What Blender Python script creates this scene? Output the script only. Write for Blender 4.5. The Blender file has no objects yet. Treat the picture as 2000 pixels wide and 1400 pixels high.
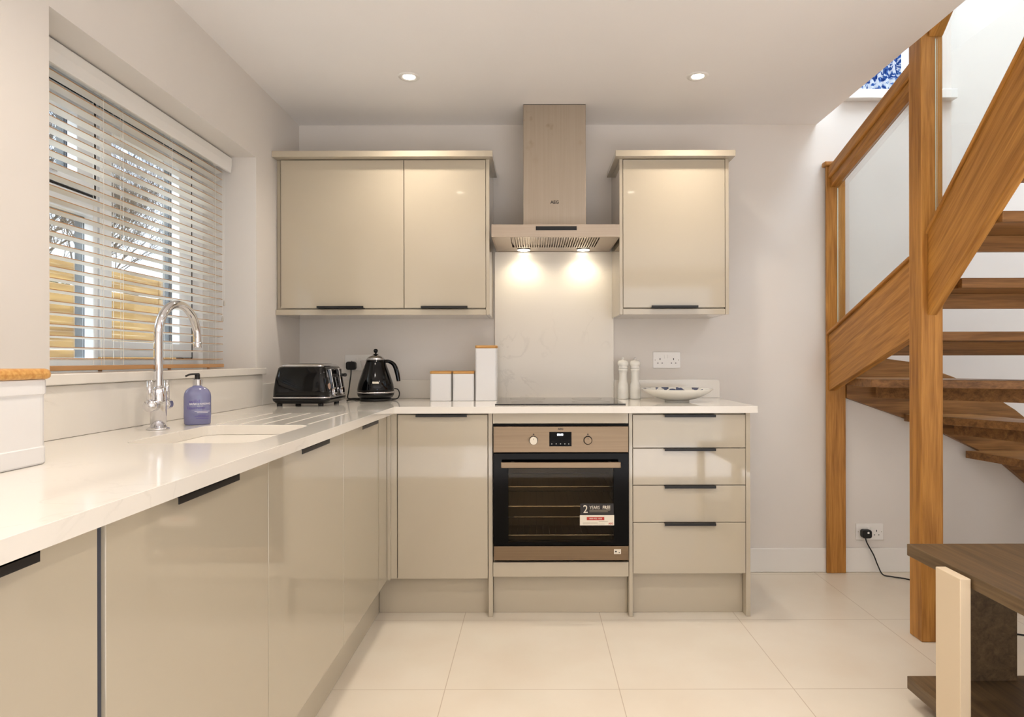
import bpy, bmesh, math, random
from mathutils import Vector, Matrix, noise
random.seed(7)
R = math.radians
S = bpy.context.scene
COL = S.collection

# ------------------------------------------------------------------ camera
F, CXP, CYP, H = 1277.0, 1042.0, 703.0, 1.133
cd = bpy.data.cameras.new('camera'); cam = bpy.data.objects.new('camera', cd); COL.objects.link(cam)
cd.sensor_width = 36.0; cd.lens = F/2000*36.0
cd.shift_x = -(CXP-1000)/2000; cd.shift_y = (CYP-700)/2000
cd.clip_start = 0.02; cd.clip_end = 200
cam.matrix_world = Matrix.Translation((0, 0, H)) @ Matrix.Rotation(R(90), 4, 'X') @ Matrix.Rotation(-0.002, 4, 'Z')
S.camera = cam
# ------------------------------------------------------------------ view
S.view_settings.view_transform = 'Standard'; S.view_settings.look = 'None'
S.view_settings.exposure = -0.1; S.view_settings.gamma = 1.0; S.view_settings.use_curve_mapping = False
S.cycles.use_denoising = True
S.cycles.max_bounces = 10; S.cycles.diffuse_bounces = 5; S.cycles.glossy_bounces = 5
S.cycles.transparent_max_bounces = 24; S.cycles.transmission_bounces = 6
S.cycles.sample_clamp_indirect = 6.0
S.cycles.caustics_refractive = False
# ------------------------------------------------------------------ world
W = bpy.data.worlds.new('sky'); S.world = W; W.use_nodes = True
wn = W.node_tree; wn.nodes.clear()
wo = wn.nodes.new('ShaderNodeOutputWorld'); wb = wn.nodes.new('ShaderNodeBackground')
tc = wn.nodes.new('ShaderNodeTexCoord'); sx = wn.nodes.new('ShaderNodeSeparateXYZ'); rp = wn.nodes.new('ShaderNodeValToRGB')
wn.links.new(tc.outputs['Generated'], sx.inputs[0]); wn.links.new(sx.outputs['Z'], rp.inputs[0])
rp.color_ramp.elements[0].position = 0.0; rp.color_ramp.elements[0].color = (0.95, 0.97, 1.0, 1)
rp.color_ramp.elements[1].position = 0.5; rp.color_ramp.elements[1].color = (0.50, 0.66, 1.0, 1)
wn.links.new(rp.outputs[0], wb.inputs[0]); wb.inputs[1].default_value = 2.8
wn.links.new(wb.outputs[0], wo.inputs[0])

def area(name, loc, rot, sx_, sy_, power, col):
    l = bpy.data.lights.new(name, 'AREA'); l.shape = 'RECTANGLE'; l.size = sx_; l.size_y = sy_
    l.energy = power; l.color = col
    o = bpy.data.objects.new(name, l); COL.objects.link(o); o.location = loc; o.rotation_euler = rot
    return o
DAY = (0.80, 0.90, 1.0)
area('floor_fill_light', (1.0, -1.45, 0.04), (R(180), 0, 0), 4.0, 2.2, 100, (0.95, 0.95, 1.0))  # added fill lamp behind the camera, facing up to brighten the ceiling
gs = area('window_fill_light', (-4.0, 1.3, 3.9), (0, 0, 0), 2.6, 2.6, 450, (0.84, 0.92, 1.0))  # added area light outside, out of view, brightens the window reveal and slats
gs.rotation_euler = (Vector((-1.4, 2.5, 1.6))-Vector((-4.0, 1.3, 3.9))).to_track_quat('-Z', 'Y').to_euler()
area('stairwell_daylight', (2.4, 2.0, 4.75), (0, 0, 0), 1.5, 2.0, 122, (0.76, 0.88, 1.0))
sd = bpy.data.lights.new('sun', 'SUN'); sd.energy = 3.5; sd.angle = R(1.5); sd.color = (1.0, 0.95, 0.86)
so_ = bpy.data.objects.new('sun', sd); COL.objects.link(so_)
so_.rotation_euler = (0, R(35), 0)      # high sun from the +x side, over the roof, onto the fence
WARM = (1.0, 0.88, 0.75)

# ------------------------------------------------------------------ materials
def lin(r, g, b):
    f = lambda c: (c/255/12.92) if c/255 <= 0.04045 else ((c/255+0.055)/1.055)**2.4
    return (f(r), f(g), f(b), 1)
def mat(name, rgb, rough=0.5, metal=0.0, spec=0.5, coat=0.0, coat_rough=0.05, emit=None, estr=0.0, trans=0.0, ior=1.45):
    m = bpy.data.materials.new(name); m.use_nodes = True
    b = m.node_tree.nodes['Principled BSDF']
    b.inputs['Base Color'].default_value = lin(*rgb); b.inputs['Roughness'].default_value = rough
    b.inputs['Metallic'].default_value = metal; b.inputs['Specular IOR Level'].default_value = spec
    b.inputs['Coat Weight'].default_value = coat; b.inputs['Coat Roughness'].default_value = coat_rough
    b.inputs['Transmission Weight'].default_value = trans; b.inputs['IOR'].default_value = ior
    if emit: b.inputs['Emission Color'].default_value = lin(*emit); b.inputs['Emission Strength'].default_value = estr
    return m
def nodes(m): return m.node_tree.nodes, m.node_tree.links, m.node_tree.nodes['Principled BSDF']
def coords(m, scale=(1,1,1), rot=(0,0,0)):
    N, L, b = nodes(m)
    t = N.new('ShaderNodeNewGeometry'); mp = N.new('ShaderNodeMapping')
    mp.inputs['Scale'].default_value = scale; mp.inputs['Rotation'].default_value = rot
    L.new(t.outputs['Position'], mp.inputs[0]); return mp.outputs[0]
def vary(m, c1, c2, scale=(1,1,1), nscale=5.0, detail=4.0, lo=0.35, hi=0.65, rot=(0,0,0), dist=0.0, bump=0.0, bdist=0.002):
    N, L, b = nodes(m)
    v = coords(m, scale, rot)
    n = N.new('ShaderNodeTexNoise'); n.inputs['Scale'].default_value = nscale; n.inputs['Detail'].default_value = detail
    n.inputs['Distortion'].default_value = dist
    L.new(v, n.inputs['Vector'])
    r = N.new('ShaderNodeValToRGB'); r.color_ramp.elements[0].position = lo; r.color_ramp.elements[1].position = hi
    r.color_ramp.elements[0].color = lin(*c1); r.color_ramp.elements[1].color = lin(*c2)
    L.new(n.outputs['Fac'], r.inputs[0]); L.new(r.outputs[0], b.inputs['Base Color'])
    if bump:
        bp = N.new('ShaderNodeBump'); bp.inputs['Strength'].default_value = bump; bp.inputs['Distance'].default_value = bdist
        L.new(n.outputs['Fac'], bp.inputs['Height']); L.new(bp.outputs[0], b.inputs['Normal'])
    return m, n, r
def oak(name, axis_rot, c1=(118, 74, 30), c2=(176, 122, 62)):
    # grain runs along local Z after rotation
    m = mat(name, c1, rough=0.42, spec=0.4)
    N, L, b = nodes(m)
    v = coords(m, (1,1,1), axis_rot)
    mp = N.new('ShaderNodeMapping'); mp.inputs['Scale'].default_value = (26, 26, 1.6); L.new(v, mp.inputs[0])
    n = N.new('ShaderNodeTexNoise'); n.inputs['Scale'].default_value = 1.6; n.inputs['Detail'].default_value = 6; n.inputs['Distortion'].default_value = 0.6
    L.new(mp.outputs[0], n.inputs['Vector'])
    mp2 = N.new('ShaderNodeMapping'); mp2.inputs['Scale'].default_value = (90, 90, 4); L.new(v, mp2.inputs[0])
    n2 = N.new('ShaderNodeTexNoise'); n2.inputs['Scale'].default_value = 2.2; n2.inputs['Detail'].default_value = 3
    L.new(mp2.outputs[0], n2.inputs['Vector'])
    mx = N.new('ShaderNodeMix'); mx.data_type = 'FLOAT'; mx.inputs[0].default_value = 0.32
    L.new(n.outputs['Fac'], mx.inputs[2]); L.new(n2.outputs['Fac'], mx.inputs[3])
    r = N.new('ShaderNodeValToRGB'); r.color_ramp.elements[0].position = 0.34; r.color_ramp.elements[1].position = 0.66
    r.color_ramp.elements[0].color = lin(*c1); r.color_ramp.elements[1].color = lin(*c2)
    L.new(mx.outputs[0], r.inputs[0]); L.new(r.outputs[0], b.inputs['Base Color'])
    bp = N.new('ShaderNodeBump'); bp.inputs['Strength'].default_value = 0.15; bp.inputs['Distance'].default_value = 0.001
    L.new(mx.outputs[0], bp.inputs['Height']); L.new(bp.outputs[0], b.inputs['Normal'])
    return m
def thin_glass(name, tint=(0.93, 0.97, 0.96), refl=0.5, fres=1.45):
    m = bpy.data.materials.new(name); m.use_nodes = True
    N, L = m.node_tree.nodes, m.node_tree.links; N.clear()
    o = N.new('ShaderNodeOutputMaterial'); t = N.new('ShaderNodeBsdfTransparent'); g = N.new('ShaderNodeBsdfGlossy')
    t.inputs[0].default_value = (*tint, 1); g.inputs['Roughness'].default_value = 0.02
    f = N.new('ShaderNodeFresnel'); f.inputs[0].default_value = fres
    k = N.new('ShaderNodeMath'); k.operation = 'MULTIPLY'; k.inputs[1].default_value = refl
    x = N.new('ShaderNodeMixShader'); L.new(f.outputs[0], k.inputs[0]); L.new(k.outputs[0], x.inputs[0])
    L.new(t.outputs[0], x.inputs[1]); L.new(g.outputs[0], x.inputs[2]); L.new(x.outputs[0], o.inputs[0])
    return m

M = {}
M['wall'] = vary(mat('painted_wall', (222,217,211), 0.6), (220,215,209), (224,219,213), nscale=1.5)[0]
M['ceiling'] = vary(mat('painted_ceiling', (240,238,236), 0.7), (240,238,237), (243,241,240), nscale=1.2)[0]
M['white'] = mat('white_satin_paint', (232,230,226), 0.35)
M['upvc'] = mat('white_upvc', (236,238,240), 0.25)
M['anthracite'] = mat('anthracite_frame', (26,28,36), 0.55)
M['gasket'] = mat('black_gasket', (12,12,13), 0.6)
M['gloss'] = mat('cashmere_gloss_door', (184,174,155), 0.07, spec=0.5, coat=0.5, coat_rough=0.03)
M['carcass'] = mat('cashmere_matt_panel', (180,170,151), 0.35)
M['gapdark'] = mat('dark_gap_strip', (58,62,74), 0.5)
M['black'] = mat('black_handle_metal', (20,18,18), 0.4)
M['blackgloss'] = mat('black_gloss', (4,4,5), 0.05, spec=0.4)
M['copper'] = mat('copper_button', (176,146,128), 0.3)
M['tassel'] = mat('clear_grey_tassel', (190,184,174), 0.3)
M['hobglass'] = mat('black_ceramic_glass', (14,13,13), 0.05, spec=0.6, coat=0.3)
M['chrome'] = mat('chrome', (225,225,228), 0.05, metal=1.0)
M['socket'] = mat('white_socket_plastic', (236,234,230), 0.3)
M['dark'] = mat('dark_slot', (25,22,20), 0.6)
M['lid'] = vary(mat('bamboo_lid', (200,150,86), 0.4), (190,134,66), (214,166,98), (2,30,30), 4.0)[0]
M['enamel'] = mat('white_enamel', (234,233,232), 0.25, coat=0.3)
M['ceramic'] = mat('white_ceramic', (240,238,230), 0.15, coat=0.4)
M['sink'] = mat('white_sink', (235,229,218), 0.2)
M['cable'] = mat('black_cable', (12,12,12), 0.45)
M['slat'] = mat('white_slat', (232,228,220), 0.35)
M['slatedge'] = mat('tan_slat_edge', (186,142,96), 0.5)
M['glass'] = thin_glass('window_glass', (0.965,0.985,0.975), 0.5)
M['stairglass'] = thin_glass('balustrade_glass', (0.965,0.98,0.975), 0.3)
M['ovenglass'] = thin_glass('oven_glass', (0.72,0.66,0.56), 0.25)
M['steelspec'] = None
def steel(name, c1, c2, scale, rough=0.28, arot=0.0):
    m = mat(name, c1, rough, metal=1.0)
    N, L, b = nodes(m)
    v = coords(m, scale)
    n = N.new('ShaderNodeTexNoise'); n.inputs['Scale'].default_value = 1.0; n.inputs['Detail'].default_value = 3
    L.new(v, n.inputs['Vector'])
    r = N.new('ShaderNodeValToRGB'); r.color_ramp.elements[0].position=0.3; r.color_ramp.elements[1].position=0.7
    r.color_ramp.elements[0].color = lin(*c1); r.color_ramp.elements[1].color = lin(*c2)
    L.new(n.outputs['Fac'], r.inputs[0]); L.new(r.outputs[0], b.inputs['Base Color'])
    b.inputs['Anisotropic'].default_value = 0.8
    tg = N.new('ShaderNodeTangent'); tg.direction_type = 'RADIAL'; tg.axis = 'Z'; L.new(tg.outputs[0], b.inputs['Tangent'])
    b.inputs['Anisotropic Rotation'].default_value = arot
    bp = N.new('ShaderNodeBump'); bp.inputs['Strength'].default_value = 0.08; bp.inputs['Distance'].default_value = 0.0005
    L.new(n.outputs['Fac'], bp.inputs['Height']); L.new(bp.outputs[0], b.inputs['Normal'])
    return m
M['steel'] = steel('brushed_steel', (168,154,138), (177,163,147), (3, 3, 260), 0.30)
M['ovensteel'] = steel('brushed_oven_steel', (128,110,90), (136,118,97), (3, 3, 260), 0.36)
M['steelv'] = steel('brushed_steel_chimney', (160,148,133), (166,154,139), (260, 260, 3), 0.34, 0.25)
# smudges on chimney top
def smudge(m):
    N, L, b = nodes(m)
    src = b.inputs['Base Color'].links[0].from_socket
    v = coords(m, (1,1,1)); n = N.new('ShaderNodeTexNoise'); n.inputs['Scale'].default_value = 11; n.inputs['Detail'].default_value = 3
    L.new(v, n.inputs['Vector'])
    r = N.new('ShaderNodeValToRGB'); r.color_ramp.elements[0].position=0.60; r.color_ramp.elements[1].position=0.72
    L.new(n.outputs['Fac'], r.inputs[0])
    sp = N.new('ShaderNodeSeparateXYZ'); L.new(v, sp.inputs[0])
    mr = N.new('ShaderNodeMapRange'); mr.inputs[1].default_value=2.1; mr.inputs[2].default_value=2.33; mr.inputs[3].default_value=0.05; mr.inputs[4].default_value=0.75
    L.new(sp.outputs['Z'], mr.inputs[0])
    k = N.new('ShaderNodeMath'); k.operation='MULTIPLY'; L.new(r.outputs[0], k.inputs[0]); L.new(mr.outputs[0], k.inputs[1])
    mx = N.new('ShaderNodeMix'); mx.data_type='RGBA'; L.new(k.outputs[0], mx.inputs[0]); L.new(src, mx.inputs[6])
    mx.inputs[7].default_value = lin(120,105,84); L.new(mx.outputs[2], b.inputs['Base Color'])
smudge(M['steelv'])
M['worktop'] = mat('white_quartz', (232,226,217), 0.10, spec=0.5, coat=0.3)
def quartz(m):
    N, L, b = nodes(m)
    v = coords(m)
    n = N.new('ShaderNodeTexNoise'); n.inputs['Scale'].default_value = 3.0; n.inputs['Detail'].default_value = 8; n.inputs['Distortion'].default_value = 1.5
    L.new(v, n.inputs['Vector'])
    r = N.new('ShaderNodeValToRGB'); e = r.color_ramp.elements
    e[0].position = 0.485; e[0].color = lin(233,228,219); e[1].position = 0.515; e[1].color = lin(233,228,219)
    k = r.color_ramp.elements.new(0.50); k.color = lin(223,218,209)
    L.new(n.outputs['Fac'], r.inputs[0])
    n2 = N.new('ShaderNodeTexNoise'); n2.inputs['Scale'].default_value = 2.2; n2.inputs['Detail'].default_value = 2; L.new(v, n2.inputs['Vector'])
    r2 = N.new('ShaderNodeValToRGB'); r2.color_ramp.elements[0].position=0.55; r2.color_ramp.elements[1].position=0.68; L.new(n2.outputs['Fac'], r2.inputs[0])
    mx = N.new('ShaderNodeMix'); mx.data_type='RGBA'; L.new(r2.outputs[0], mx.inputs[0]); mx.inputs[6].default_value = lin(233,228,219); L.new(r.outputs[0], mx.inputs[7])
    L.new(mx.outputs[2], b.inputs['Base Color'])
quartz(M['worktop'])
# floor tiles
def floor_mat():
    m = mat('porcelain_floor_tiles', (226,216,200), 0.30, spec=0.45)
    N, L, b = nodes(m)
    mp = coords(m)
    br = N.new('ShaderNodeTexBrick'); br.offset = 0.0; br.squash = 1.0
    mpp = N.new('ShaderNodeMapping'); mpp.inputs['Location'].default_value = (0.307, -0.45, 0); L.new(mp, mpp.inputs[0])
    L.new(mpp.outputs[0], br.inputs['Vector'])
    br.inputs['Scale'].default_value = 1.0; br.inputs['Brick Width'].default_value = 0.6; br.inputs['Row Height'].default_value = 0.6
    br.inputs['Mortar Size'].default_value = 0.0017; br.inputs['Mortar Smooth'].default_value = 0.3
    n = N.new('ShaderNodeTexNoise'); n.inputs['Scale'].default_value = 3.5; n.inputs['Detail'].default_value = 5; L.new(mp, n.inputs['Vector'])
    r = N.new('ShaderNodeValToRGB'); r.color_ramp.elements[0].position=0.3; r.color_ramp.elements[1].position=0.75
    r.color_ramp.elements[0].color = lin(222,211,194); r.color_ramp.elements[1].color = lin(229,221,206); L.new(n.outputs['Fac'], r.inputs[0])
    L.new(r.outputs[0], br.inputs['Color1']); L.new(r.outputs[0], br.inputs['Color2']); br.inputs['Mortar'].default_value = lin(192,176,156)
    L.new(br.outputs[0], b.inputs['Base Color'])
    return m
M['floor'] = floor_mat()
OC1, OC2 = (142,92,36), (196,140,68)
M['oak_z'] = oak('oak_vertical', (0,0,0), OC1, OC2)
M['oak_x'] = oak('oak_across', (0, R(90), 0), (104,70,36), (158,112,64))
M['oak_s1'] = oak('oak_lower_string', (R(21-90), 0, 0), OC1, OC2)
M['oak_s2'] = oak('oak_upper_string', (R(43-90), 0, 0), OC1, OC2)
M['darkwood'] = oak('dark_stained_wood', (R(90),0,0), (84,68,50), (120,98,70))
M['tablepale'] = mat('pale_cream_leg', (226,208,180), 0.45)
M['soap'] = mat('lilac_liquid_soap', (128,130,172), 0.15, coat=0.6, trans=0.25)
M['soaplabel'] = mat('white_print', (225,222,230), 0.5)
M['violet'] = mat('violet_print', (76,62,140), 0.5)
M['print_dark'] = mat('dark_print', (28,24,22), 0.5)
M['print_white'] = mat('white_sticker', (228,220,204), 0.5)
M['print_red'] = mat('red_print', (178,52,40), 0.5)
M['print_black'] = mat('black_sticker', (26,18,16), 0.4)
M['led'] = mat('lit_digits', (255,255,255), 0.5, emit=(225,235,255), estr=2.0)
M['bulb'] = mat('lit_lamp_face', (255,255,255), 0.5, emit=(255,244,222), estr=14.0)
M['ovencavity'] = mat('grey_enamel_cavity', (150,138,118), 0.5)
M['ovenblack'] = mat('black_oven_glass', (4,3,3), 0.12, spec=0.10)
M['fence'] = vary(mat('treated_timber', (190,150,88), 0.8), (134,96,44), (206,166,98), (12,1.2,14), 1.3, 5, 0.3, 0.7)[0]
M['bark'] = vary(mat('bark', (86,74,62), 0.9), (66,56,46), (112,98,84), nscale=9)[0]
M['leaf'] = vary(mat('leaf_green', (88,116,48), 0.6), (62,92,34), (130,152,70), nscale=30)[0]
M['ground'] = vary(mat('gravel_ground', (130,122,106), 0.9), (110,102,86), (150,142,124), nscale=20)[0]
def floral():
    m = mat('blue_floral_fabric', (235,240,250), 0.8)
    N, L, b = nodes(m)
    v = coords(m)
    n = N.new('ShaderNodeTexVoronoi'); n.inputs['Scale'].default_value = 30; L.new(v, n.inputs['Vector'])
    n1 = N.new('ShaderNodeTexNoise'); n1.inputs['Scale'].default_value = 19; n1.inputs['Detail'].default_value = 3; n1.inputs['Distortion'].default_value = 2.5; L.new(v, n1.inputs['Vector'])
    r = N.new('ShaderNodeValToRGB'); e = r.color_ramp.elements
    e[0].position = 0.47; e[0].color = lin(226,236,250); e[1].position = 0.60; e[1].color = lin(20,62,142)
    k = e.new(0.50); k.color = lin(120,160,214); k2 = e.new(0.54); k2.color = lin(34,88,176)
    L.new(n1.outputs['Fac'], r.inputs[0]); L.new(r.outputs[0], b.inputs['Base Color'])
    return m
M['floral'] = floral()
def dish_pattern():
    m = mat('blue_patterned_glaze', (240,238,230), 0.15, coat=0.4)
    N, L, b = nodes(m)
    v = coords(m); n = N.new('ShaderNodeTexNoise'); n.inputs['Scale'].default_value = 24; n.inputs['Detail'].default_value=2; L.new(v, n.inputs['Vector'])
    r = N.new('ShaderNodeValToRGB'); r.color_ramp.interpolation='CONSTANT'; e = r.color_ramp.elements
    e[0].position=0; e[0].color = lin(238,236,228); e[1].position=0.56; e[1].color = lin(70,80,112)
    L.new(n.outputs['Fac'], r.inputs[0]); L.new(r.outputs[0], b.inputs['Base Color']); return m
M['dish'] = dish_pattern()

# ------------------------------------------------------------------ mesh builder
class MB:
    def __init__(s): s.v = []; s.f = []; s.mi = []; s.sm = []; s.cur = 0; s.smooth = False
    def add(s, vs, fs):
        o = len(s.v); s.v += [tuple(v) for v in vs]
        for f in fs: s.f.append([i+o for i in f]); s.mi.append(s.cur); s.sm.append(s.smooth)
        return s
    def box(s, x0, x1, y0, y1, z0, z1):
        return s.add([(x0,y0,z0),(x1,y0,z0),(x1,y1,z0),(x0,y1,z0),(x0,y0,z1),(x1,y0,z1),(x1,y1,z1),(x0,y1,z1)],
              [(0,3,2,1),(4,5,6,7),(0,1,5,4),(1,2,6,5),(2,3,7,6),(3,0,4,7)])
    def prism(s, pts, axis, a, b):
        """pts 2d polygon; axis 'x': pts are (y,z); 'y': (x,z); 'z': (x,y)"""
        n = len(pts)
        def P(p, t): return (t,p[0],p[1]) if axis=='x' else ((p[0],t,p[1]) if axis=='y' else (p[0],p[1],t))
        vs = [P(p,a) for p in pts] + [P(p,b) for p in pts]
        fs = [tuple(range(n)), tuple(range(2*n-1,n-1,-1))] + [(i,(i+1)%n,(i+1)%n+n,i+n) for i in range(n)]
        return s.add(vs, fs)
    def rings(s, rings, close=True, cap0=True, cap1=True):
        n = len(rings[0]); vs = [p for r in rings for p in r]; fs = []
        for k in range(len(rings)-1):
            for i in range(n if close else n-1):
                j = (i+1)%n; fs.append((k*n+i, k*n+j, (k+1)*n+j, (k+1)*n+i))
        if cap0: fs.append(tuple(range(n-1,-1,-1)))
        if cap1: fs.append(tuple((len(rings)-1)*n+i for i in range(n)))
        return s.add(vs, fs)
    def lathe(s, prof, c=(0,0,0), n=32, sx=1, sy=1, cap0=True, cap1=True):
        rs = [[(c[0]+r*sx*math.cos(2*math.pi*i/n), c[1]+r*sy*math.sin(2*math.pi*i/n), c[2]+z) for i in range(n)] for r, z in prof]
        return s.rings(rs, True, cap0, cap1)
    def tube(s, pts, r, n=10, sub=6, rr=None):
        P = [Vector(p) for p in pts]
        if sub > 1 and len(P) > 2:
            Q = []; RR = []
            for i in range(len(P)-1):
                p0 = P[max(i-1,0)]; p1 = P[i]; p2 = P[i+1]; p3 = P[min(i+2,len(P)-1)]
                for k in range(sub):
                    t = k/sub
                    Q.append(0.5*((2*p1)+(p2-p0)*t+(2*p0-5*p1+4*p2-p3)*t*t+(3*p1-p0-3*p2+p3)*t**3))
                    if rr: RR.append(rr[i]*(1-t)+rr[i+1]*t)
            Q.append(P[-1]); 
            if rr: RR.append(rr[-1])
            P = Q
        else: RR = list(rr) if rr else None
        rings = []; up = None
        for i, p in enumerate(P):
            d = (P[min(i+1,len(P)-1)]-P[max(i-1,0)]).normalized()
            if up is None:
                up = Vector((0,0,1)) if abs(d.z) < 0.9 else Vector((1,0,0))
            u = (up - d*up.dot(d)).normalized(); w = d.cross(u); up = u
            q = RR[i] if RR else r
            rings.append([tuple(p + (u*math.cos(2*math.pi*k/n)+w*math.sin(2*math.pi*k/n))*q) for k in range(n)])
        return s.rings(rings)
    def build(s, name, mats, parent=None, bevel=0.0, seg=2, **props):
        if not isinstance(mats, (list, tuple)): mats = [mats]
        me = bpy.data.meshes.new(name)
        og = Vector(parent.get('_o', (0,0,0))) if parent else Vector((0,0,0))
        if parent is None and s.v:
            xs = [v[0] for v in s.v]; ys = [v[1] for v in s.v]; zs = [v[2] for v in s.v]
            og = Vector(((min(xs)+max(xs))/2, (min(ys)+max(ys))/2, min(zs)))
        me.from_pydata([tuple(Vector(v)-og) for v in s.v], [], s.f)
        for m in mats: me.materials.append(m)
        for p, mi, sm in zip(me.polygons, s.mi, s.sm): p.material_index = mi; p.use_smooth = sm
        bm = bmesh.new(); bm.from_mesh(me); bmesh.ops.recalc_face_normals(bm, faces=bm.faces); bm.to_mesh(me); bm.free()
        o = bpy.data.objects.new(name, me); COL.objects.link(o)
        if parent: o.parent = parent
        else: o.location = og
        o['_o'] = tuple(og)
        if bevel:
            b = o.modifiers.new('bevel', 'BEVEL'); b.width = bevel; b.segments = seg; b.limit_method = 'ANGLE'; b.angle_limit = R(40)
            b.harden_normals = False
        for k, v in props.items(): o[k] = v
        return o
def thing(name, label, cat, loc, group=None):
    o = bpy.data.objects.new(name, None); COL.objects.link(o); o.location = loc; o['_o'] = tuple(loc); o.empty_display_size = 0.05
    o['label'] = label; o['category'] = cat
    if group: o['group'] = group
    return o
def tag(o, label, cat, group=None, kind=None):
    if label: o['label'] = label
    if cat: o['category'] = cat
    if group: o['group'] = group
    if kind: o['kind'] = kind
    return o
def struct(o): o['kind'] = 'structure'; return o
def copy_tree(o, parent=None):
    c = o.copy(); COL.objects.link(c)
    if parent: c.parent = parent
    for ch in list(o.children): copy_tree(ch, c)
    return c
def BX(name, m, parent, x0,x1,y0,y1,z0,z1, bevel=0.0, **p):
    return MB().box(min(x0,x1),max(x0,x1),min(y0,y1),max(y0,y1),min(z0,z1),max(z0,z1)).build(name, m, parent, bevel, **p)
def rrect(x0,x1,y0,y1,r,n=5):
    pts = []
    for cx, cy, a0 in ((x1-r,y1-r,0),(x0+r,y1-r,90),(x0+r,y0+r,180),(x1-r,y0+r,270)):
        for k in range(n+1):
            a = R(a0+90*k/n); pts.append((cx+r*math.cos(a), cy+r*math.sin(a)))
    return pts
def text(s, name, m, parent, size, mtx, depth=0.0004, align='CENTER', offset=0.0, fn=None, sx=1.0):
    """text lies in local XY of mtx (x right, y up)"""
    c = bpy.data.curves.new(name, 'FONT'); c.body = s; c.size = size; c.align_x = align; c.align_y = 'CENTER'
    c.extrude = depth; c.offset = offset; c.resolution_u = 3
    o = bpy.data.objects.new('t', c); COL.objects.link(o)
    dg = bpy.context.evaluated_depsgraph_get(); dg.update()
    me = bpy.data.meshes.new_from_object(o.evaluated_get(dg))
    bpy.data.objects.remove(o); bpy.data.curves.remove(c)
    og = Vector(parent['_o']) if parent else Vector((0,0,0))
    for v in me.vertices:
        p = Vector((v.co.x*sx, v.co.y, v.co.z))
        if fn: p = fn(p)
        v.co = (mtx @ p) - og
    me.materials.clear(); me.materials.append(m)
    ob = bpy.data.objects.new(name, me); COL.objects.link(ob); ob.parent = parent; ob['_o'] = tuple(og)
    return ob
def face_neg_y(x, y, z):   # readable from -y side
    return Matrix.Translation((x,y,z)) @ Matrix.Rotation(R(90), 4, 'X')
def cells(xs, ys, filled, z0, z1, plane='xy'):
    """union of grid cells extruded; plane 'xy' -> z extrude, 'yz' -> x extrude, 'xz' -> y extrude"""
    mb = MB(); idx = {}
    def P(i, j, k):
        a, b, c = xs[i], ys[j], (z0, z1)[k]
        return {'xy': (a,b,c), 'yz': (c,a,b), 'xz': (a,c,b)}[plane]
    def V(i,j,k):
        if (i,j,k) not in idx: idx[(i,j,k)] = len(mb.v); mb.v.append(P(i,j,k))
        return idx[(i,j,k)]
    def face(*q): mb.f.append([V(*t) for t in q]); mb.mi.append(0); mb.sm.append(False)
    nx, ny = len(xs)-1, len(ys)-1
    Fl = lambda i,j: 0<=i<nx and 0<=j<ny and filled(i,j)
    for i in range(nx):
        for j in range(ny):
            if not Fl(i,j): continue
            face((i,j,0),(i,j+1,0),(i+1,j+1,0),(i+1,j,0)); face((i,j,1),(i+1,j,1),(i+1,j+1,1),(i,j+1,1))
            if not Fl(i-1,j): face((i,j,0),(i,j,1),(i,j+1,1),(i,j+1,0))
            if not Fl(i+1,j): face((i+1,j,0),(i+1,j+1,0),(i+1,j+1,1),(i+1,j,1))
            if not Fl(i,j-1): face((i,j,0),(i+1,j,0),(i+1,j,1),(i,j,1))
            if not Fl(i,j+1): face((i,j+1,0),(i,j+1,1),(i+1,j+1,1),(i+1,j+1,0))
    return mb
def boolean(o, cutter):
    md = o.modifiers.new('cut', 'BOOLEAN'); md.operation = 'DIFFERENCE'; md.object = cutter; md.solver = 'EXACT'
    dg = bpy.context.evaluated_depsgraph_get(); dg.update()
    me = bpy.data.meshes.new_from_object(o.evaluated_get(dg))
    o.modifiers.clear(); o.data = me; bpy.data.objects.remove(cutter)

# ------------------------------------------------------------------ room shell
WL, WB, ZC = -1.25, 3.495, 2.389
VX, VY0, RX, ZR = 1.515, 0.9, 3.3, 4.85
Y0R = -2.7
# floor, ceiling
struct(BX('floor', M['floor'], None, WL-.3, RX+.2, Y0R-.2, WB+.25, -.12, 0))
struct(cells([WL-.3, VX, RX+.2], [Y0R-.2, VY0, WB], lambda i,j: not (i==1 and j==1), ZC, ZC+.3).build('ceiling', M['ceiling']))
# left wall with window opening
WY0, WY1, WZ0, WZ1 = 1.689, 2.951, 1.07, 2.05
struct(cells([Y0R-.2, WY0, WY1, WB], [0, WZ0, WZ1, ZC], lambda i,j: not (i==1 and j==1), WL-.31, WL, 'yz').build('wall_left', M['wall']))
# back wall with upstairs window opening
UX0, UX1, UZ0, UZ1 = 1.70, 2.19, 2.53, 3.6
struct(cells([WL-.31, UX0, UX1, RX+.2], [0, UZ0, UZ1, ZR+.1], lambda i,j: not (i==1 and j==1), WB, WB+.25, 'xz').build('wall_back', M['wall']))
struct(BX('wall_right', M['wall'], None, RX, RX+.2, Y0R-.2, WB, 0, ZC))
struct(BX('wall_stairwell_right', M['wall'], None, RX, RX+.2, VY0-.6, WB, ZC+.3, ZR))
struct(BX('wall_stairwell_left', M['wall'], None, 0.5, 0.6, VY0-.6, WB, ZC+.3, ZR))
struct(BX('wall_stairwell_front', M['wall'], None, 0.5, RX+.2, VY0-.7, VY0-.6, ZC+.3, ZR))
struct(BX('ceiling_stairwell', M['ceiling'], None, 0.4, RX+.2, VY0-.7, WB, ZR, ZR+.1))
# front wall behind the camera with patio opening
struct(cells([WL, 1.2, 2.5, RX], [0, 2.15, ZC], lambda i,j: not (i==1 and j==0), Y0R-.2, Y0R, 'xz').build('wall_front', M['wall']))
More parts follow.
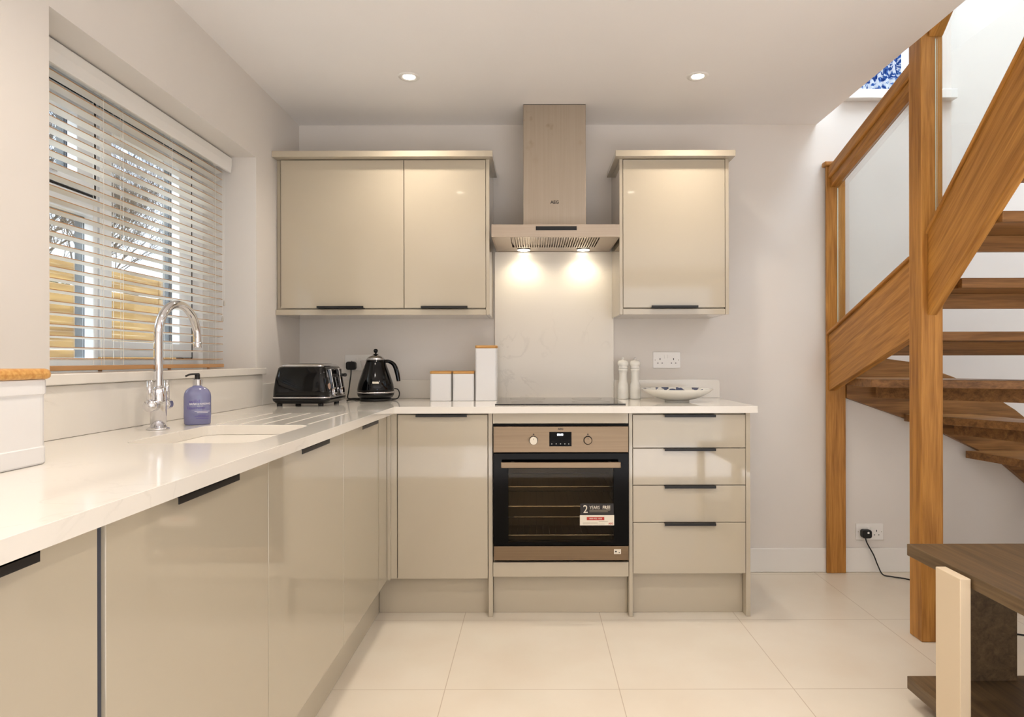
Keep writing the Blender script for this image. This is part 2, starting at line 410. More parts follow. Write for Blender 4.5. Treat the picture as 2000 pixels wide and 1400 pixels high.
# skirting
def skirt(name, x0, x1, y0, y1):
    return struct(BX(name, M['white'], None, x0, x1, y0, y1, 0, .128, .004))
skirt('baseboard_back', .962, 2.4, WB-.016, WB-.0005)
skirt('baseboard_right', RX-.016, RX-.0005, Y0R+.01, WB-.02)
# window sill
struct(BX('trim_1', M['worktop'], None, WL-.245, WL+.03, 1.60, WY0+.0005, 1.07, 1.10, .003)) if False else None
sill = cells([WL-.245, WL+.0005, WL+.032], [1.62, WY0+.001, WY1-.001, 2.985], lambda i,j: i==1 or j==1, 1.0705, 1.10).build('trim_1', M['worktop'], None, .003); struct(sill)

# ------------------------------------------------------------------ window
XI = -1.49        # inner face of frame
win = struct(bpy.data.objects.new('window_1', None)); COL.objects.link(win); win['_o'] = (0,0,0)
fy = [WY0, WY0+.045, 2.222, 2.30, WY1-.105, WY1]
fz = [1.10, 1.143, 1.623, 1.69, 2.005, WZ1]
# outer fixed frame (white inside, anthracite outside)
def frame_cells(y, z, holes, x0, x1, m, name, bev=.004):
    return cells(y, z, lambda i,j: (i,j) not in holes, x0, x1, 'yz').build(name, m, win, bev)
ys = [WY0, WY0+.05, 2.218, 2.240, 2.846, WY1]
zs = [1.10, 1.143, 1.62, 1.69, 1.995, WZ1]
holes = {(1,1), (1,3), (3,1), (3,2), (3,3)}
frame_cells(ys, zs, holes, XI-.035, XI, M['upvc'], 'frame')
frame_cells(ys, zs, holes, XI-.068, XI-.0355, M['anthracite'], 'outer_frame')
def sash(y0,y1,z0,z1,wn,wf,wb,wt):
    g = .003
    Y = [y0+g,y0+wn,y1-wf,y1-g]; Z = [z0+g,z0+wb,z1-wt,z1-g]; f = lambda i,j: not(i==1 and j==1)
    cells(Y, Z, f, XI-.030, XI+.004,'yz').build('sash', M['upvc'], win, .002)
    cells(Y, Z, f, XI-.066, XI-.031,'yz').build('sash_outer', M['anthracite'], win)
    BX('pane', M['glass'], win, XI-.036, XI-.032, Y[1]+.001, Y[2]-.001, Z[1]+.001, Z[2]-.001)
    # rubber seal line: far side, top and bottom
    cells([y0+.002,y1,y1+.009],[z0-.006,z0,z1,z1+.006], lambda i,j: not(i==0 and j==1), XI-.010, XI+.0012,'yz').build('gasket', M['gasket'], win)
sash(ys[3], ys[4], zs[1], zs[4]+.01, .066, .100, .060, .062)
sash(ys[1], ys[2], zs[3], zs[4]+.01, .062, .086, .042, .062)
BX('pane', M['glass'], win, XI-.036, XI-.032, ys[1]-.002, ys[2]+.002, zs[1]-.002, zs[2]+.002)
h = MB(); h.box(XI+.0105, XI+.022, 1.985, 2.02, 1.715, 1.735); h.box(XI+.022, XI+.034, 1.93, 2.02, 1.718, 1.732); h.build('handle', M['chrome'], win, .003)

# upstairs window
win2 = struct(bpy.data.objects.new('window_2', None)); COL.objects.link(win2); win2['_o'] = (0,0,0)
cells([UX0,UX0+.05,1.99,2.03,UX1-.05,UX1],[UZ0+.03,UZ0+.09,UZ1-.06,UZ1], lambda i,j: not(i in (1,3) and j==1), WB+.13, WB+.19,'xz').build('frame', M['upvc'], win2, .004)
BX('pane', M['glass'], win2, UX0+.05, UX1-.05, WB+.158, WB+.162, UZ0+.09, UZ1-.06)
struct(cells([UX0-.05,UX0+.001,UX1-.001,UX1+.05],[WB-.05,WB-.0005,WB+.24], lambda i,j: j==0 or i==1, UZ0-.02, UZ0+.03-.0005).build('trim_2', M['white'], None, .004))
bl = thing('floral_blind', 'blue and white floral fabric blind hanging in the upstairs stairwell window', 'blind', (1.87, WB+.06, 2.545))
mb = MB(); n = 40
for side in (0, .002):
    pass
top, bot = [], []
pts = [(1.775+.225*i/n, WB+.06+.006*math.sin(i*0.9)) for i in range(n+1)]
vs = []; fs = []
for (x,y) in pts:
    vs += [(x,y,2.563),(x,y,3.5),(x,y+.003,2.563),(x,y+.003,3.5)]
for i in range(n):
    a = i*4; b = a+4
    fs += [(a,b,b+1,a+1),(a+2,a+3,b+3,b+2),(a,a+2,b+2,b),(a+1,b+1,b+3,a+3)]
mb.smooth = True; mb.add(vs, fs); mb.build('fabric', M['floral'], bl)
BX('rail', M['white'], bl, 1.77, 2.005, WB+.05, WB+.075, 3.5, 3.53, .003)

# ------------------------------------------------------------------ venetian blind
vb = thing('venetian_blind', 'white horizontal-slat venetian blind with tan bottom rail in front of the kitchen window', 'blind', (-1.39, 2.32, 1.10))
by0, by1 = WY0+.012, WY1-.015
v = MB(); v.prism([(-1.356,1.975),(-1.352,2.010),(-1.352,2.040),(-1.360,2.046),(-1.368,2.046),(-1.368,1.975)], 'y', by0, by1); v.build('valance', M['white'], vb, .002)
v = MB(); v.box(-1.420,-1.372, by0+.01, by1-.02, 2.0, 2.045); v.build('headrail', M['slat'], vb, .002)
sl = MB(); nsl = 26
for k in range(nsl):
    z = 1.137 + k*(1.965-1.137)/(nsl-1)
    x0, x1 = -1.412, -1.380; th = .0024
    tilt = .002
    sl.cur = 0; sl.add([(x0,by0+.01,z-tilt),(x1-.001,by0+.01,z+tilt),(x1-.001,by1-.03,z+tilt),(x0,by1-.03,z-tilt),
             (x0,by0+.01,z-tilt+th),(x1-.001,by0+.01,z+tilt+th),(x1-.001,by1-.03,z+tilt+th),(x0,by1-.03,z-tilt+th)],
             [(0,3,2,1),(4,5,6,7),(0,1,5,4),(2,3,7,6),(3,0,4,7)])
    sl.cur = 1; sl.add([(x1-.001,by0+.01,z+tilt),(x1,by0+.01,z+tilt),(x1,by1-.03,z+tilt),(x1-.001,by1-.03,z+tilt),
             (x1-.001,by0+.01,z+tilt+th),(x1,by0+.01,z+tilt+th),(x1,by1-.03,z+tilt+th),(x1-.001,by1-.03,z+tilt+th)],
             [(0,3,2,1),(4,5,6,7),(0,1,5,4),(1,2,6,5),(2,3,7,6)])
sl.build('slats', [M['slat'], M['slatedge']], vb)
MB().box(-1.415,-1.377, by0+.008, by1-.025, 1.104, 1.119).build('bottom_rail', M['slatedge'], vb, .002)
for yc in (1.80, 2.10, 2.20, 2.5, 2.84):
    c = MB()
    for dx in (-1.4125, -1.3795): c.box(dx-.0006, dx+.0006, yc-.0006, yc+.0006, 1.119, 2.0)
    c.box(-1.3965,-1.3955, yc+.012, yc+.013, 1.119, 2.0)
    c.build('ladder_cord', M['slat'], vb)
for yc in (2.10, 2.5, 2.80):
    MB().lathe([(.004,0),(.006,.0005),(.006,.003),(.003,.0045)], (-1.392, yc, 1.1003), 12).build('cord_button', M['slatedge'], vb)
c = MB(); c.box(-1.3725,-1.3715, 2.885, 2.886, 1.33, 1.975); c.box(-1.3725,-1.3715, 2.900, 2.901, 1.40, 1.975)
c.build('pull_cord', M['slat'], vb)
for yy, zz in ((2.8855,1.33),(2.9005,1.40)):
    MB().lathe([(.0015,.024),(.004,.016),(.005,.004),(.0035,0)][::-1], (-1.372, yy, zz-.024), 12).build('cord_tassel', M['tassel'], vb)

# ------------------------------------------------------------------ outside
struct(BX('ground', M['ground'], None, -14, WL-.32, -6, 14, -.3, -.12))
fn_ = thing('timber_fence', 'tall golden timber board fence outside the kitchen window', 'fence', (-3.6, 5, -.12))
for k, (z0,z1) in enumerate([(-.1,.15),(.155,.42),(.425,.69),(.695,.96),(.965,1.22),(1.225,1.48),(1.485,1.72),(1.725,1.9)]):
    b = MB()
    y = -1.0
    while y < 12:
        L_ = 2.4; b.box(-3.60-random.random()*.012, -3.55, y, y+L_-.006, z0+random.random()*.006, z1-.002); y += L_
    b.build('board', M['fence'], fn_, .012)
for y in (1.1, 3.5, 5.9, 8.3, 10.7):
    BX('fence_post', M['fence'], fn_, -3.70, -3.615, y, y+.09, -.119, 1.85, .004)
def tree(x, y, h, seed, label):
    rnd = random.Random(seed)
    b = MB()
    def br(p, d, L_, r, dep):
        n = 3; pts = [p]; q = p.copy(); dd = d.copy()
        for i in range(n):
            dd = (dd + Vector((rnd.uniform(-.16,.16), rnd.uniform(-.16,.16), rnd.uniform(-.04,.12)))).normalized()
            q = q + dd*(L_/n); pts.append(q.copy())
        b.tube([tuple(t) for t in pts], r, 5 if dep < 3 else 3, 1, rr=[r, r*.85, r*.7, r*.5])
        if dep >= 5: return
        for k in range(5 if dep < 3 else (4 if dep < 4 else 3)):
            t = rnd.uniform(.35, 1.0); i = min(int(t*n), n-1); s0 = pts[i].lerp(pts[i+1], t*n-i)
            a = rnd.uniform(0, 6.28); side = Vector((math.cos(a), math.sin(a), rnd.uniform(.1,.9)))
            nd = (dd*.7 + side*.75).normalized()
            br(s0, nd, L_*rnd.uniform(.5,.72), max(r*.48, .004), dep+1)
    br(Vector((x,y,-.13)), Vector((0,0,1)), h*.5, .055, 0)
    o = b.build('bare_tree', M['bark'])
    tag(o, label, 'tree', 'bare trees beyond the fence')
    return o
for i, (x, y, h) in enumerate([(-5.4,4.2,4.6),(-5.4,6.3,4.8),(-7.0,9.4,5.2),(-9.4,6.0,6.2),(-9.0,12.8,6.0)]):
    tree(x, y, h, 11+i, 'bare leafless tree standing beyond the timber fence outside the window')
def bush(x, y, z, rx, ry, rz, n, seed, label):
    rnd = random.Random(seed); b = MB()
    root = thing('leafy_shrub', label, 'shrub', (x, y, -.12))
    for i in range(n):
        while True:
            p = Vector((rnd.uniform(-1,1), rnd.uniform(-1,1), rnd.uniform(-1,1)))
            if p.length < 1: break
        c = Vector((x+p.x*rx, y+p.y*ry, z+p.z*rz)); a = rnd.uniform(0,6.28); t = rnd.uniform(-.8,.8); s = rnd.uniform(.02,.045)
        u = Vector((math.cos(a), math.sin(a), t)).normalized()*s; w = u.cross(Vector((rnd.uniform(-1,1),rnd.uniform(-1,1),1))).normalized()*s*.45
        b.add([c-u, c+w, c+u, c-w], [(0,1,2,3)])
    b.build('foliage', M['leaf'], root, kind='stuff')
    st = MB()
    for k in range(7):
        a = rnd.uniform(0,6.28); st.tube([(x,y,-.12),(x+rx*.3*math.cos(a),y+ry*.3*math.sin(a),z*.5),(x+rx*.7*math.cos(a),y+ry*.7*math.sin(a),z)], .02, 6, 3, rr=[.03,.02,.008])
    st.build('stem', M['bark'], root)
bush(-4.2, 5.3, 1.75, .35, .55, .32, 1500, 1, 'green leafy shrub just over the fence at the left side of the window')
bush(-4.3, 8.4, 1.70, .35, .9, .42, 2200, 2, 'green leafy shrub topping the fence seen through the right hand pane')

# ------------------------------------------------------------------ worktop
XE, YE, XR = -.607, 2.852, .978      # inner edges and right end
ZT, ZU = .930, .900
wt = cells([WL+.001, XE, XR], [-1.2, YE, WB-.001], lambda i,j: not (i==1 and j==0), ZU, ZT).build('worktop', M['worktop'])
cut = MB(); cut.prism(rrect(-1.02,-.70,1.61,2.06,.045,6), 'z', ZU-.05, ZT+.05)
for k in range(5):
    x = -1.010+.073*k
    cut.prism(rrect(x-.0045,x+.0045,2.085,2.53,.0044,3), 'z', ZT-.0028, ZT+.02)
cut.prism(rrect(-1.14,-1.08,1.904,1.964,.0299,8), 'z', ZT-.2, ZT-.19)
co = cut.build('cutter', M['worktop']); boolean(wt, co)
bv = wt.modifiers.new('bevel','BEVEL'); bv.width=.0025; bv.segments=2; bv.limit_method='ANGLE'; bv.angle_limit=R(50)
tag(wt, 'long L-shaped white quartz worktop running under the window and along the back wall', 'worktop')
# upstands
u1 = tag(BX('upstand', M['worktop'], None, WL+.001, WL+.020, -1.2, 2.969, ZT+.0005, 1.069, .0015), 'tall white quartz upstand below the window sill behind the tap', 'upstand', 'quartz upstands')
u2 = tag(BX('upstand', M['worktop'], None, WL+.001, WL+.020, 2.970, WB-.0205, ZT+.0005, 1.028, .0015), 'short low white upstand on the left wall behind the black toaster', 'upstand', 'quartz upstands')
u3 = tag(BX('upstand', M['worktop'], None, WL+.001, -.2065, WB-.020, WB-.001, ZT+.0005, 1.028, .0015), 'low white upstand on the back wall behind kettle and canisters', 'upstand', 'quartz upstands')
p = [(.4285,ZT+.0005)] + [(.99,ZT+.0005)] + [(.99-.018+.018*math.cos(R(a)), 1.028-.018+.018*math.sin(R(a))) for a in range(0,91,15)] + [(.4285,1.028)]
u4 = tag(MB().prism(p,'y',WB-.020,WB-.001).build('upstand', M['worktop'], None, .0015), 'low white upstand with a rounded corner behind the shallow dish', 'upstand', 'quartz upstands')
sp = tag(BX('splashback', M['worktop'], None, -.2055, .4275, WB-.013, WB-.001, ZT+.0005, 1.7085, .001), 'pale glossy quartz splashback panel between hob and extractor hood', 'splashback')
# sink
sk = thing('sink', 'white undermounted sink set in the worktop under the window', 'sink', (-.86, 1.835, .70))
def ringz(x0,x1,y0,y1,r,z): return [(a,b,z) for a,b in rrect(x0,x1,y0,y1,r,6)]
b = MB(); b.smooth = True
b.rings([ringz(-1.045,-.675,1.585,2.085,.05,.8992), ringz(-1.02,-.70,1.61,2.06,.045,.8992), ringz(-1.018,-.702,1.612,2.058,.045,.80),
         ringz(-1.010,-.710,1.620,2.050,.045,.735), ringz(-.985,-.735,1.645,2.025,.04,.722), ringz(-.90,-.82,1.80,1.87,.035,.718)], True, False, True)
b.build('bowl', M['sink'], sk)
MB().lathe([(.042,0),(.045,.002),(.038,.004),(.018,.002),(.0,.002)], (-.86,1.835,.7195), 24).build('drain', M['chrome'], sk)

# ------------------------------------------------------------------ base units
XD, YD = -.643, 2.883     # door faces
DT = .018
def handle_back(parent, xc, z, y=YD, up=True, w=.225):
    b = MB()   # lipped edge profile: top flange over the door edge + short downturned lip
    x0, x1 = xc-w/2, xc+w/2
    if up: b.prism([(y-.019,z+.001),(y+.012,z+.001),(y+.012,z+.0026),(y-.0175,z+.0026),(y-.019,z+.0012)],'x',x0,x1); b.prism([(y-.020,z+.0026),(y-.0175,z+.0026),(y-.0175,z-.0085),(y-.020,z-.0085)],'x',x0,x1)
    else:  b.prism([(y-.019,z-.0026),(y+.012,z-.0026),(y+.012,z-.001),(y-.0175,z-.001)],'x',x0,x1); b.prism([(y-.020,z-.0026),(y-.0175,z-.0026),(y-.0175,z+.0085),(y-.020,z+.0085)],'x',x0,x1)
    return b.build('handle', M['black'], parent)
def handle_left(parent, yc, z, w=.235):
    b = MB(); x = XD
    b.box(x-.012, x+.022, yc-w/2, yc+w/2, z+.0008, z+.0026)
    b.box(x+.0195, x+.022, yc-w/2, yc+w/2, z-.011, z+.0026)
    return b.build('handle', M['black'], parent)
def carcass_back(x0, x1, parent, z0=.1705, z1=.897, y0=YD+DT+.001, y1=WB-.03):
    t=.018; b=MB(); b.box(x0,x0+t,y0,y1,z0,z1); b.box(x1-t,x1,y0,y1,z0,z1); b.box(x0+t,x1-t,y0,y1,z0,z0+t); b.box(x0+t,x1-t,y1-.01,y1,z0+t,z1); b.box(x0+t,x1-t,y0,y0+.08,z1-t,z1)
    return b.build('carcass', M['carcass'], parent)
def carcass_left(y0, y1, parent, z0=.1705, z1=.897, x1=XD-DT-.001, x0=WL+.03, rail=True):
    t=.018; b=MB(); b.box(x0,x1,y0,y0+t,z0,z1); b.box(x0,x1,y1-t,y1,z0,z1); b.box(x0,x1,y0+t,y1-t,z0,z0+t); b.box(x0,x0+.01,y0+t,y1-t,z0+t,z1)
    if rail: b.box(x1-.08,x1,y0+t,y1-t,z1-t,z1)
    return b.build('carcass', M['carcass'], parent)
ZB, ZDT = .170, .892
G = 'base cabinets under the worktop'
# back run
cb = thing('base_cabinet', 'cashmere gloss base cabinet with one door, in the corner left of the oven', 'cabinet', (-.4, YD, .15), G)
carcass_back(-.603, -.201, cb)
d = BX('door', M['gloss'], cb, -.600, -.2035, YD, YD+DT, ZB, ZDT, .0012); handle_back(d, -.405, ZDT)
# corner post
cp = thing('corner_post', 'narrow cashmere corner filler between the two runs of base cabinets', 'filler', (-.63, 2.86, .17))
BX('filler_strip', M['gloss'], cp, XD, -.6035, YD, YD+DT, ZB, .898, .001)
BX('filler_strip', M['gloss'], cp, XD-DT, XD, 2.712, YD-.0005, ZB, .898, .001)
BX('scribe_strip', M['gloss'], cp, XD+.0005, XD+.014, YD-.022, YD-.0005, ZB, .898, .001)
# oven housing
oh = thing('oven_housing', 'cashmere housing cabinet framing the built-in oven with filler strips above and below', 'cabinet', (.12, YD, .15))
b = MB(); b.box(-.1807,-.1697-.004,YD+.03,WB-.05,.178,.897); b.box(.4105+.004,.4189,YD+.03,WB-.05,.178,.897); b.box(-.1807,.4189,WB-.0499,WB-.04,.178,.897)
for x0,x1 in ((-.1998,-.1817),(.4199,.4355)): BX('side_panel', M['gloss'], oh, x0, x1, YD, WB-.022, 0.0005, .8995, .001)
b.build('carcass', M['carcass'], oh)
BX('filler_strip', M['gloss'], oh, -.1795, .4175, YD, YD+DT, .853, .8975, .001)
BX('filler_strip', M['gloss'], oh, -.1795, .4175, YD, YD+DT, .178, .241, .001)
BX('shadow_gap', M['dark'], oh, -.1735, .4125, YD+.028, YD+.030, .241, .249, 0)
# oven
ov = thing('built_in_oven', 'stainless steel and black glass built-in single oven under the hob', 'oven', (.119, YD, .25))
ox0, ox1 = -.1775, .4165; oy = YD
# body (cavity)
b = MB(); t=.01; cx0,cx1,cz0,cz1,cy1 = -.165,.405,.262,.72,WB-.08
b.box(cx0,cx0+t,oy+.034,cy1,cz0,cz1); b.box(cx1-t,cx1,oy+.034,cy1,cz0,cz1); b.box(cx0+t,cx1-t,oy+.034,cy1,cz0,cz0+t); b.box(cx0+t,cx1-t,oy+.034,cy1,cz1-t,cz1); b.box(cx0+t,cx1-t,cy1-t,cy1,cz0+t,cz1-t)
b.build('cavity', M['ovencavity'], ov)
for z in (.345,.475,.563):
    b = MB(); b.tube([(cx0+.02,oy+.06,z),(cx1-.02,oy+.06,z)], .0028, 8, 1); b.tube([(cx0+.02,oy+.40,z),(cx1-.02,oy+.40,z)], .0028, 8, 1)
    for k in range(18): b.tube([(cx0+.03+.0295*k,oy+.06,z),(cx0+.03+.0295*k,oy+.40,z)], .0016, 6, 1)
    b.build('wire_rack', M['chrome'], ov)
BX('fascia_backing', M['ovenblack'], ov, ox0-.001, ox1+.001, oy+.004, oy+.033, .722, .850)
cpn = BX('control_panel', M['ovensteel'], ov, ox0+.001, ox1-.001, oy-.018, oy+.004, .728, .841, .0015)
for xk, lbl in ((-.0005,'pale raised control knob'),(.2375,None)):
    kx = xk
    k = MB(); k.smooth=False; k.lathe([(.0195,0),(.0195,.002)], (0,0,0), 28)
    k.v = [(kx+v[0], oy-.0185-v[2], .781+v[1]) for v in k.v]; k.build('knob_ring', M['dark'], cpn)
    k = MB(); k.lathe([(.017,0),(.017,.005 if not lbl else .018),(.0155,.007 if not lbl else .020)], (0,0,0), 28)
    k.v = [(kx+v[0], oy-.0195-v[2], .781+v[1]) for v in k.v]
    ko = k.build('knob', M['print_white'] if lbl else M['ovensteel'], cpn)
    if lbl: ko['label'] = lbl
    yk = oy-.0195-(.020 if lbl else .007)
    BX('knob_mark', M['print_dark'], cpn, kx-.0008, kx+.0008, yk-.0006, yk-.0001, .785, .792)
    BX('symbol', M['print_dark'], cpn, kx-.003, kx+.003, oy-.0186, oy-.0181, .805, .810)
BX('display', M['ovenblack'], cpn, .0685, .166, oy-.0195, oy-.0181, .755, .818)
text('00:00', 'clock_digits', M['led'], cpn, .0135, face_neg_y(.116, oy-.0198, .8055), .0001, sx=.9, offset=.0003)
for i, xx in enumerate((.078,.097,.116,.135,.152)): BX('touch_mark', M['socket'], cpn, xx, xx+.003, oy-.0199, oy-.0196, .764, .767)
text('AEG', 'lettering', M['print_dark'], cpn, .0125, face_neg_y(.118, oy-.0184, .8305), .0001, offset=.0004)
# door of the oven
dz0, dz1 = .319, .7235
wx0, wx1, wz0, wz1 = (992.5-CXP)/443, (1197-CXP)/443, H-(1057-CYP)/443, H-(913.5-CYP)/443
dr = cells([ox0,wx0,wx1,ox1],[dz0,wz0,wz1,dz1], lambda i,j: not(i==1 and j==1), oy-.016, oy+.030,'xz').build('oven_door', M['ovenblack'], ov, .001)
BX('door_glass', M['ovenglass'], dr, wx0-.001, wx1+.001, oy-.0155, oy-.0125, wz0-.001, wz1+.001)
hz = H-(906-CYP)/447
b = MB(); b.box((978-CXP)/452,(1212-CXP)/452, oy-.062, oy-.050, hz-.0125, hz+.0125)
b.box(-.10,-.085, oy-.051, oy-.016, hz-.009, hz+.009); b.box(.325,.34, oy-.051, oy-.016, hz-.009, hz+.009)
b.build('handle', M['ovensteel'], dr, .002)
tr = BX('bottom_trim', M['ovensteel'], ov, ox0+.002, ox1-.001, oy-.016, oy+.020, .2545, .3165, .001)
# stickers
st = BX('warranty_sticker', M['print_black'], dr, .204, .350, oy-.0168, oy-.0161, .452, .504)
st['label'] = 'black and white warranty sticker'
BX('white_panel', M['print_white'], st, .202, .352, oy-.0172, oy-.0162, .408, .4525)
BX('red_panel', M['print_red'], st, .232, .309, oy-.0176, oy-.0173, .431, .4445)
text('0800 952 1003', 'lettering', M['print_white'], st, .0098, face_neg_y(.2705, oy-.0179, .4377), .0001, sx=.95)
text('2', 'lettering', M['print_white'], st, .049, face_neg_y(.2265, oy-.0173, .4775), .0002, sx=.9)
text('YEARS', 'lettering', M['print_white'], st, .0205, face_neg_y(.2665, oy-.0173, .4855), .0002, sx=.78)
text('FREE', 'lettering', M['print_white'], st, .0205, face_neg_y(.3185, oy-.0173, .4855), .0002, sx=.80, offset=.0004)
text('AEG', 'lettering', M['print_red'], st, .011, face_neg_y(.3375, oy-.0176, .4155), .0001, offset=.0003)
for z, x1_ in ((.4735,.335),(.4665,.325)): BX('small_print', M['ovencavity'], st, .244, x1_, oy-.0172, oy-.0169, z, z+.0018)
for z, x0_, x1_ in ((.4245,.285,.325),(.418,.215,.28),(.413,.215,.31)): BX('small_print', M['ovencavity'], st, x0_, x1_, oy-.0176, oy-.0173, z, z+.0014)
sk2 = BX('small_sticker', M['print_white'], tr, .351, .382, oy-.0168, oy-.0161, .282, .303)
BX('sticker_mark', M['print_dark'], sk2, .356, .363, oy-.0172, oy-.0169, .290, .296); BX('sticker_mark', M['print_dark'], sk2, .372, .376, oy-.0172, oy-.0169, .286, .290)

# drawers
dw = thing('drawer_unit', 'cashmere base unit with four stacked drawers and black edge handles', 'drawers', (.686, YD, .15), G)
carcass_back(.4365, .9345, dw, z0=.1895)
for z0, z1 in ((.7435,ZDT),(.580,.7435),(.416,.580),(.189,.416)):
    d = BX('drawer', M['gloss'], dw, .4378, .9333, YD, YD+DT, z0+.0015, z1-.0015, .0012); handle_back(d, .6865, z1-.0025)
BX('side_panel', M['gloss'], dw, .9355, .955, YD, WB-.022, 0.0005, .8995, .001)
# left run
seams = [2.7105, 2.2105, 1.583, .979]
lab = ['cashmere gloss cabinet with a narrow door on the left run, nearest the corner', 'cashmere gloss sink cabinet on the left run, below the basin',
       'cashmere gloss wide door unit on the left run, between sink unit and dark gap', 'cashmere gloss unit at the bottom left edge, nearest the viewer']
spans = [(2.2115,2.7105),(1.584,2.2105),(.981,1.5825),(.362,.9645)]
for (y0,y1), l, hc, z1c in zip(spans, lab, (2.50,1.876,1.264,.705), (.897,.71,.897,.897)):
    c = thing('base_cabinet', l, 'cabinet', (XD-.3, (y0+y1)/2, .15), G)
    carcass_left(y0, y1, c, z1=z1c, rail=(z1c>.8))
    d = BX('door', M['gloss'], c, XD-DT, XD, y0+.001, y1-.001, ZB, ZDT, .0012); handle_left(d, hc, ZDT)
for y0, y1, l in ((-.25,.3605,'cashmere gloss unit of the left run beyond the edge of the view'),):
    c = thing('base_cabinet', l, 'cabinet', (XD-.3, (y0+y1)/2, .15), G); carcass_left(y0,y1,c); BX('door', M['gloss'], c, XD-DT, XD, y0+.001, y1-.001, ZB, ZDT, .0012)
tag(BX('filler_strip', M['gapdark'], None, XD-.10, XD-.006, .9655, .980, .15, .897), 'dark grey recessed strip in the gap between two left run cabinets', 'filler')
# plinths
GP = 'plinths under the base cabinets'
for x0,x1,zt_,l in ((-.6935,-.2005,.1695,'cashmere plinth under the corner cabinet left of the oven'),(-.1810,.4192,.177,'cashmere plinth under the oven'),(.4362,.9348,.188,'cashmere plinth under the four drawers')):
    tag(BX('plinth', M['gloss'], None, x0, x1, 2.935, 2.952, .0005, zt_, .001), l, 'plinth', GP)
tag(BX('plinth', M['gloss'], None, -.712, -.695, -.25, 2.952, .0005, .1695, .001), 'long cashmere plinth along the floor below the left run', 'plinth', GP)

# ------------------------------------------------------------------ wall cabinets
YC = 3.169
def wall_cab(label, x0, x1, doors, panels, cor, group):
    t = thing('wall_cabinet', label, 'cabinet', ((x0+x1)/2, YC, 1.353), group)
    yb = WB-.001
    b = MB(); tt=.016; y0=YC+DT+.001
    b.box(x0,x0+tt,y0,yb,1.380,2.106); b.box(x1-tt,x1,y0,yb,1.380,2.106); b.box(x0+tt,x1-tt,y0,yb,1.380,1.396); b.box(x0+tt,x1-tt,y0,yb,2.090,2.106); b.box(x0+tt,x1-tt,yb-.008,yb,1.396,2.09)
    b.build('carcass', M['carcass'], t)
    for (a,c,hc) in doors:
        d = BX('door', M['gloss'], t, a, c, YC, YC+DT, 1.3865, 2.1035, .0012); handle_back(d, hc, 1.3865, YC, up=False)
    for a,c in panels: BX('side_panel', M['gloss'], t, a, c, YC, yb, 1.353, 2.106, .0008)
    BX('light_pelmet', M['gloss'], t, x0+.0005, x1-.0005, YC, yb, 1.353, 1.3795, .001)
    BX('cornice', M['gloss'], t, cor[0], cor[1], YC-.045, yb, 2.1065, 2.135, .0015)
    return t
wall_cab('wide two-door cashmere wall cabinet in the left corner above kettle and toaster', -1.2485, -.2295, [(-1.2235,-.6285,-.932),(-.6255,-.2310,-.430)], [(-.229,-.2125),(-1.249,-1.2255)][:1], (-1.249,-.194), 'wall cabinets')
wall_cab('single-door cashmere wall cabinet to the right of the extractor hood', .4345, .9305, [(.436,.929,.6825)], [(.418,.4338),(.9312,.948)], (.394,.968), 'wall cabinets')

# ------------------------------------------------------------------ hood
hd = thing('extractor_hood', 'stainless steel chimney extractor hood with two lit lamps between the wall cabinets', 'extractor hood', (.105, 3.28, 1.709))
hx0, hx1, hy0 = -.1965, .4055, 3.065
BX('chimney', M['steelv'], hd, -.048, .259, 3.21, WB-.001, 1.7695, ZC-.003, .0015)
BX('chimney_trim', M['dark'], hd, -.0475, .2585, 3.2105, WB-.001, ZC-.0029, ZC-.0006)
b = MB(); b.box(hx0,hx1,hy0,hy0+.012,1.7092,1.769); b.box(hx0,hx0+.012,hy0+.012,WB-.014,1.7092,1.769); b.box(hx1-.012,hx1,hy0+.012,WB-.014,1.7092,1.769)
b.box(hx0+.012,hx1-.012,hy0+.012,WB-.014,1.757,1.769); b.box(hx0+.012,hx1-.012,WB-.026,WB-.014,1.7092,1.757)
b.build('canopy', M['steel'], hd, .001)
# inner tray sloping from the rim to the filter
b = MB()
o_ = [(hx0+.012,hy0+.012),(hx1-.012,hy0+.012),(hx1-.012,WB-.026),(hx0+.012,WB-.026)]; i_ = [(-.108,hy0+.020),(.318,hy0+.020),(.318,3.375),(-.108,3.375)]
b.add([(x,y,1.7105) for x,y in o_]+[(x,y,1.7150) for x,y in i_], [(0,1,5,4),(1,2,6,5),(2,3,7,6),(3,0,4,7)])
b.build('inner_tray', M['steel'], hd)
b = MB()
for k in range(34):
    x = -.096+.0121*k; b.box(x, x+.0066, hy0+.026, 3.362, 1.7115, 1.7150)
b.box(-.106,.316,hy0+.021,hy0+.027,1.7112,1.716); b.box(-.106,.316,3.362,3.372,1.7112,1.716); b.box(-.106,.316,hy0+.021,3.372,1.722,1.724)
b.build('grease_filter', M['steel'], hd)
BX('control_strip', M['blackgloss'], hd, (1047-CXP)/416.6, (1127-CXP)/416.6, hy0-.001, hy0-.0002, 1.741, 1.760)
text('AEG', 'lettering', M['print_dark'], hd, .0205, face_neg_y(.1055, 3.2092, H+(703-395)/398.), .0001, offset=.0007, sx=1.05)
for x in (-.05, .262):
    MB().lathe([(.036,0),(.036,.0015)], (x, 3.425, 1.7085), 28).build('lamp_ring', M['white'], hd)
    MB().lathe([(.031,0),(.031,.002)], (x, 3.425, 1.7065), 28).build('lamp_lens', M['bulb'], hd)
    l = bpy.data.lights.new('hood_lamp_light','SPOT'); l.energy = 2.6; l.color = (1.0,.84,.62); l.spot_size = R(150); l.spot_blend = .8; l.shadow_soft_size = .022
    lo = bpy.data.objects.new('hood_lamp_light', l); COL.objects.link(lo); lo.location = (x, 3.405, 1.695); lo.rotation_euler = (0,0,0)

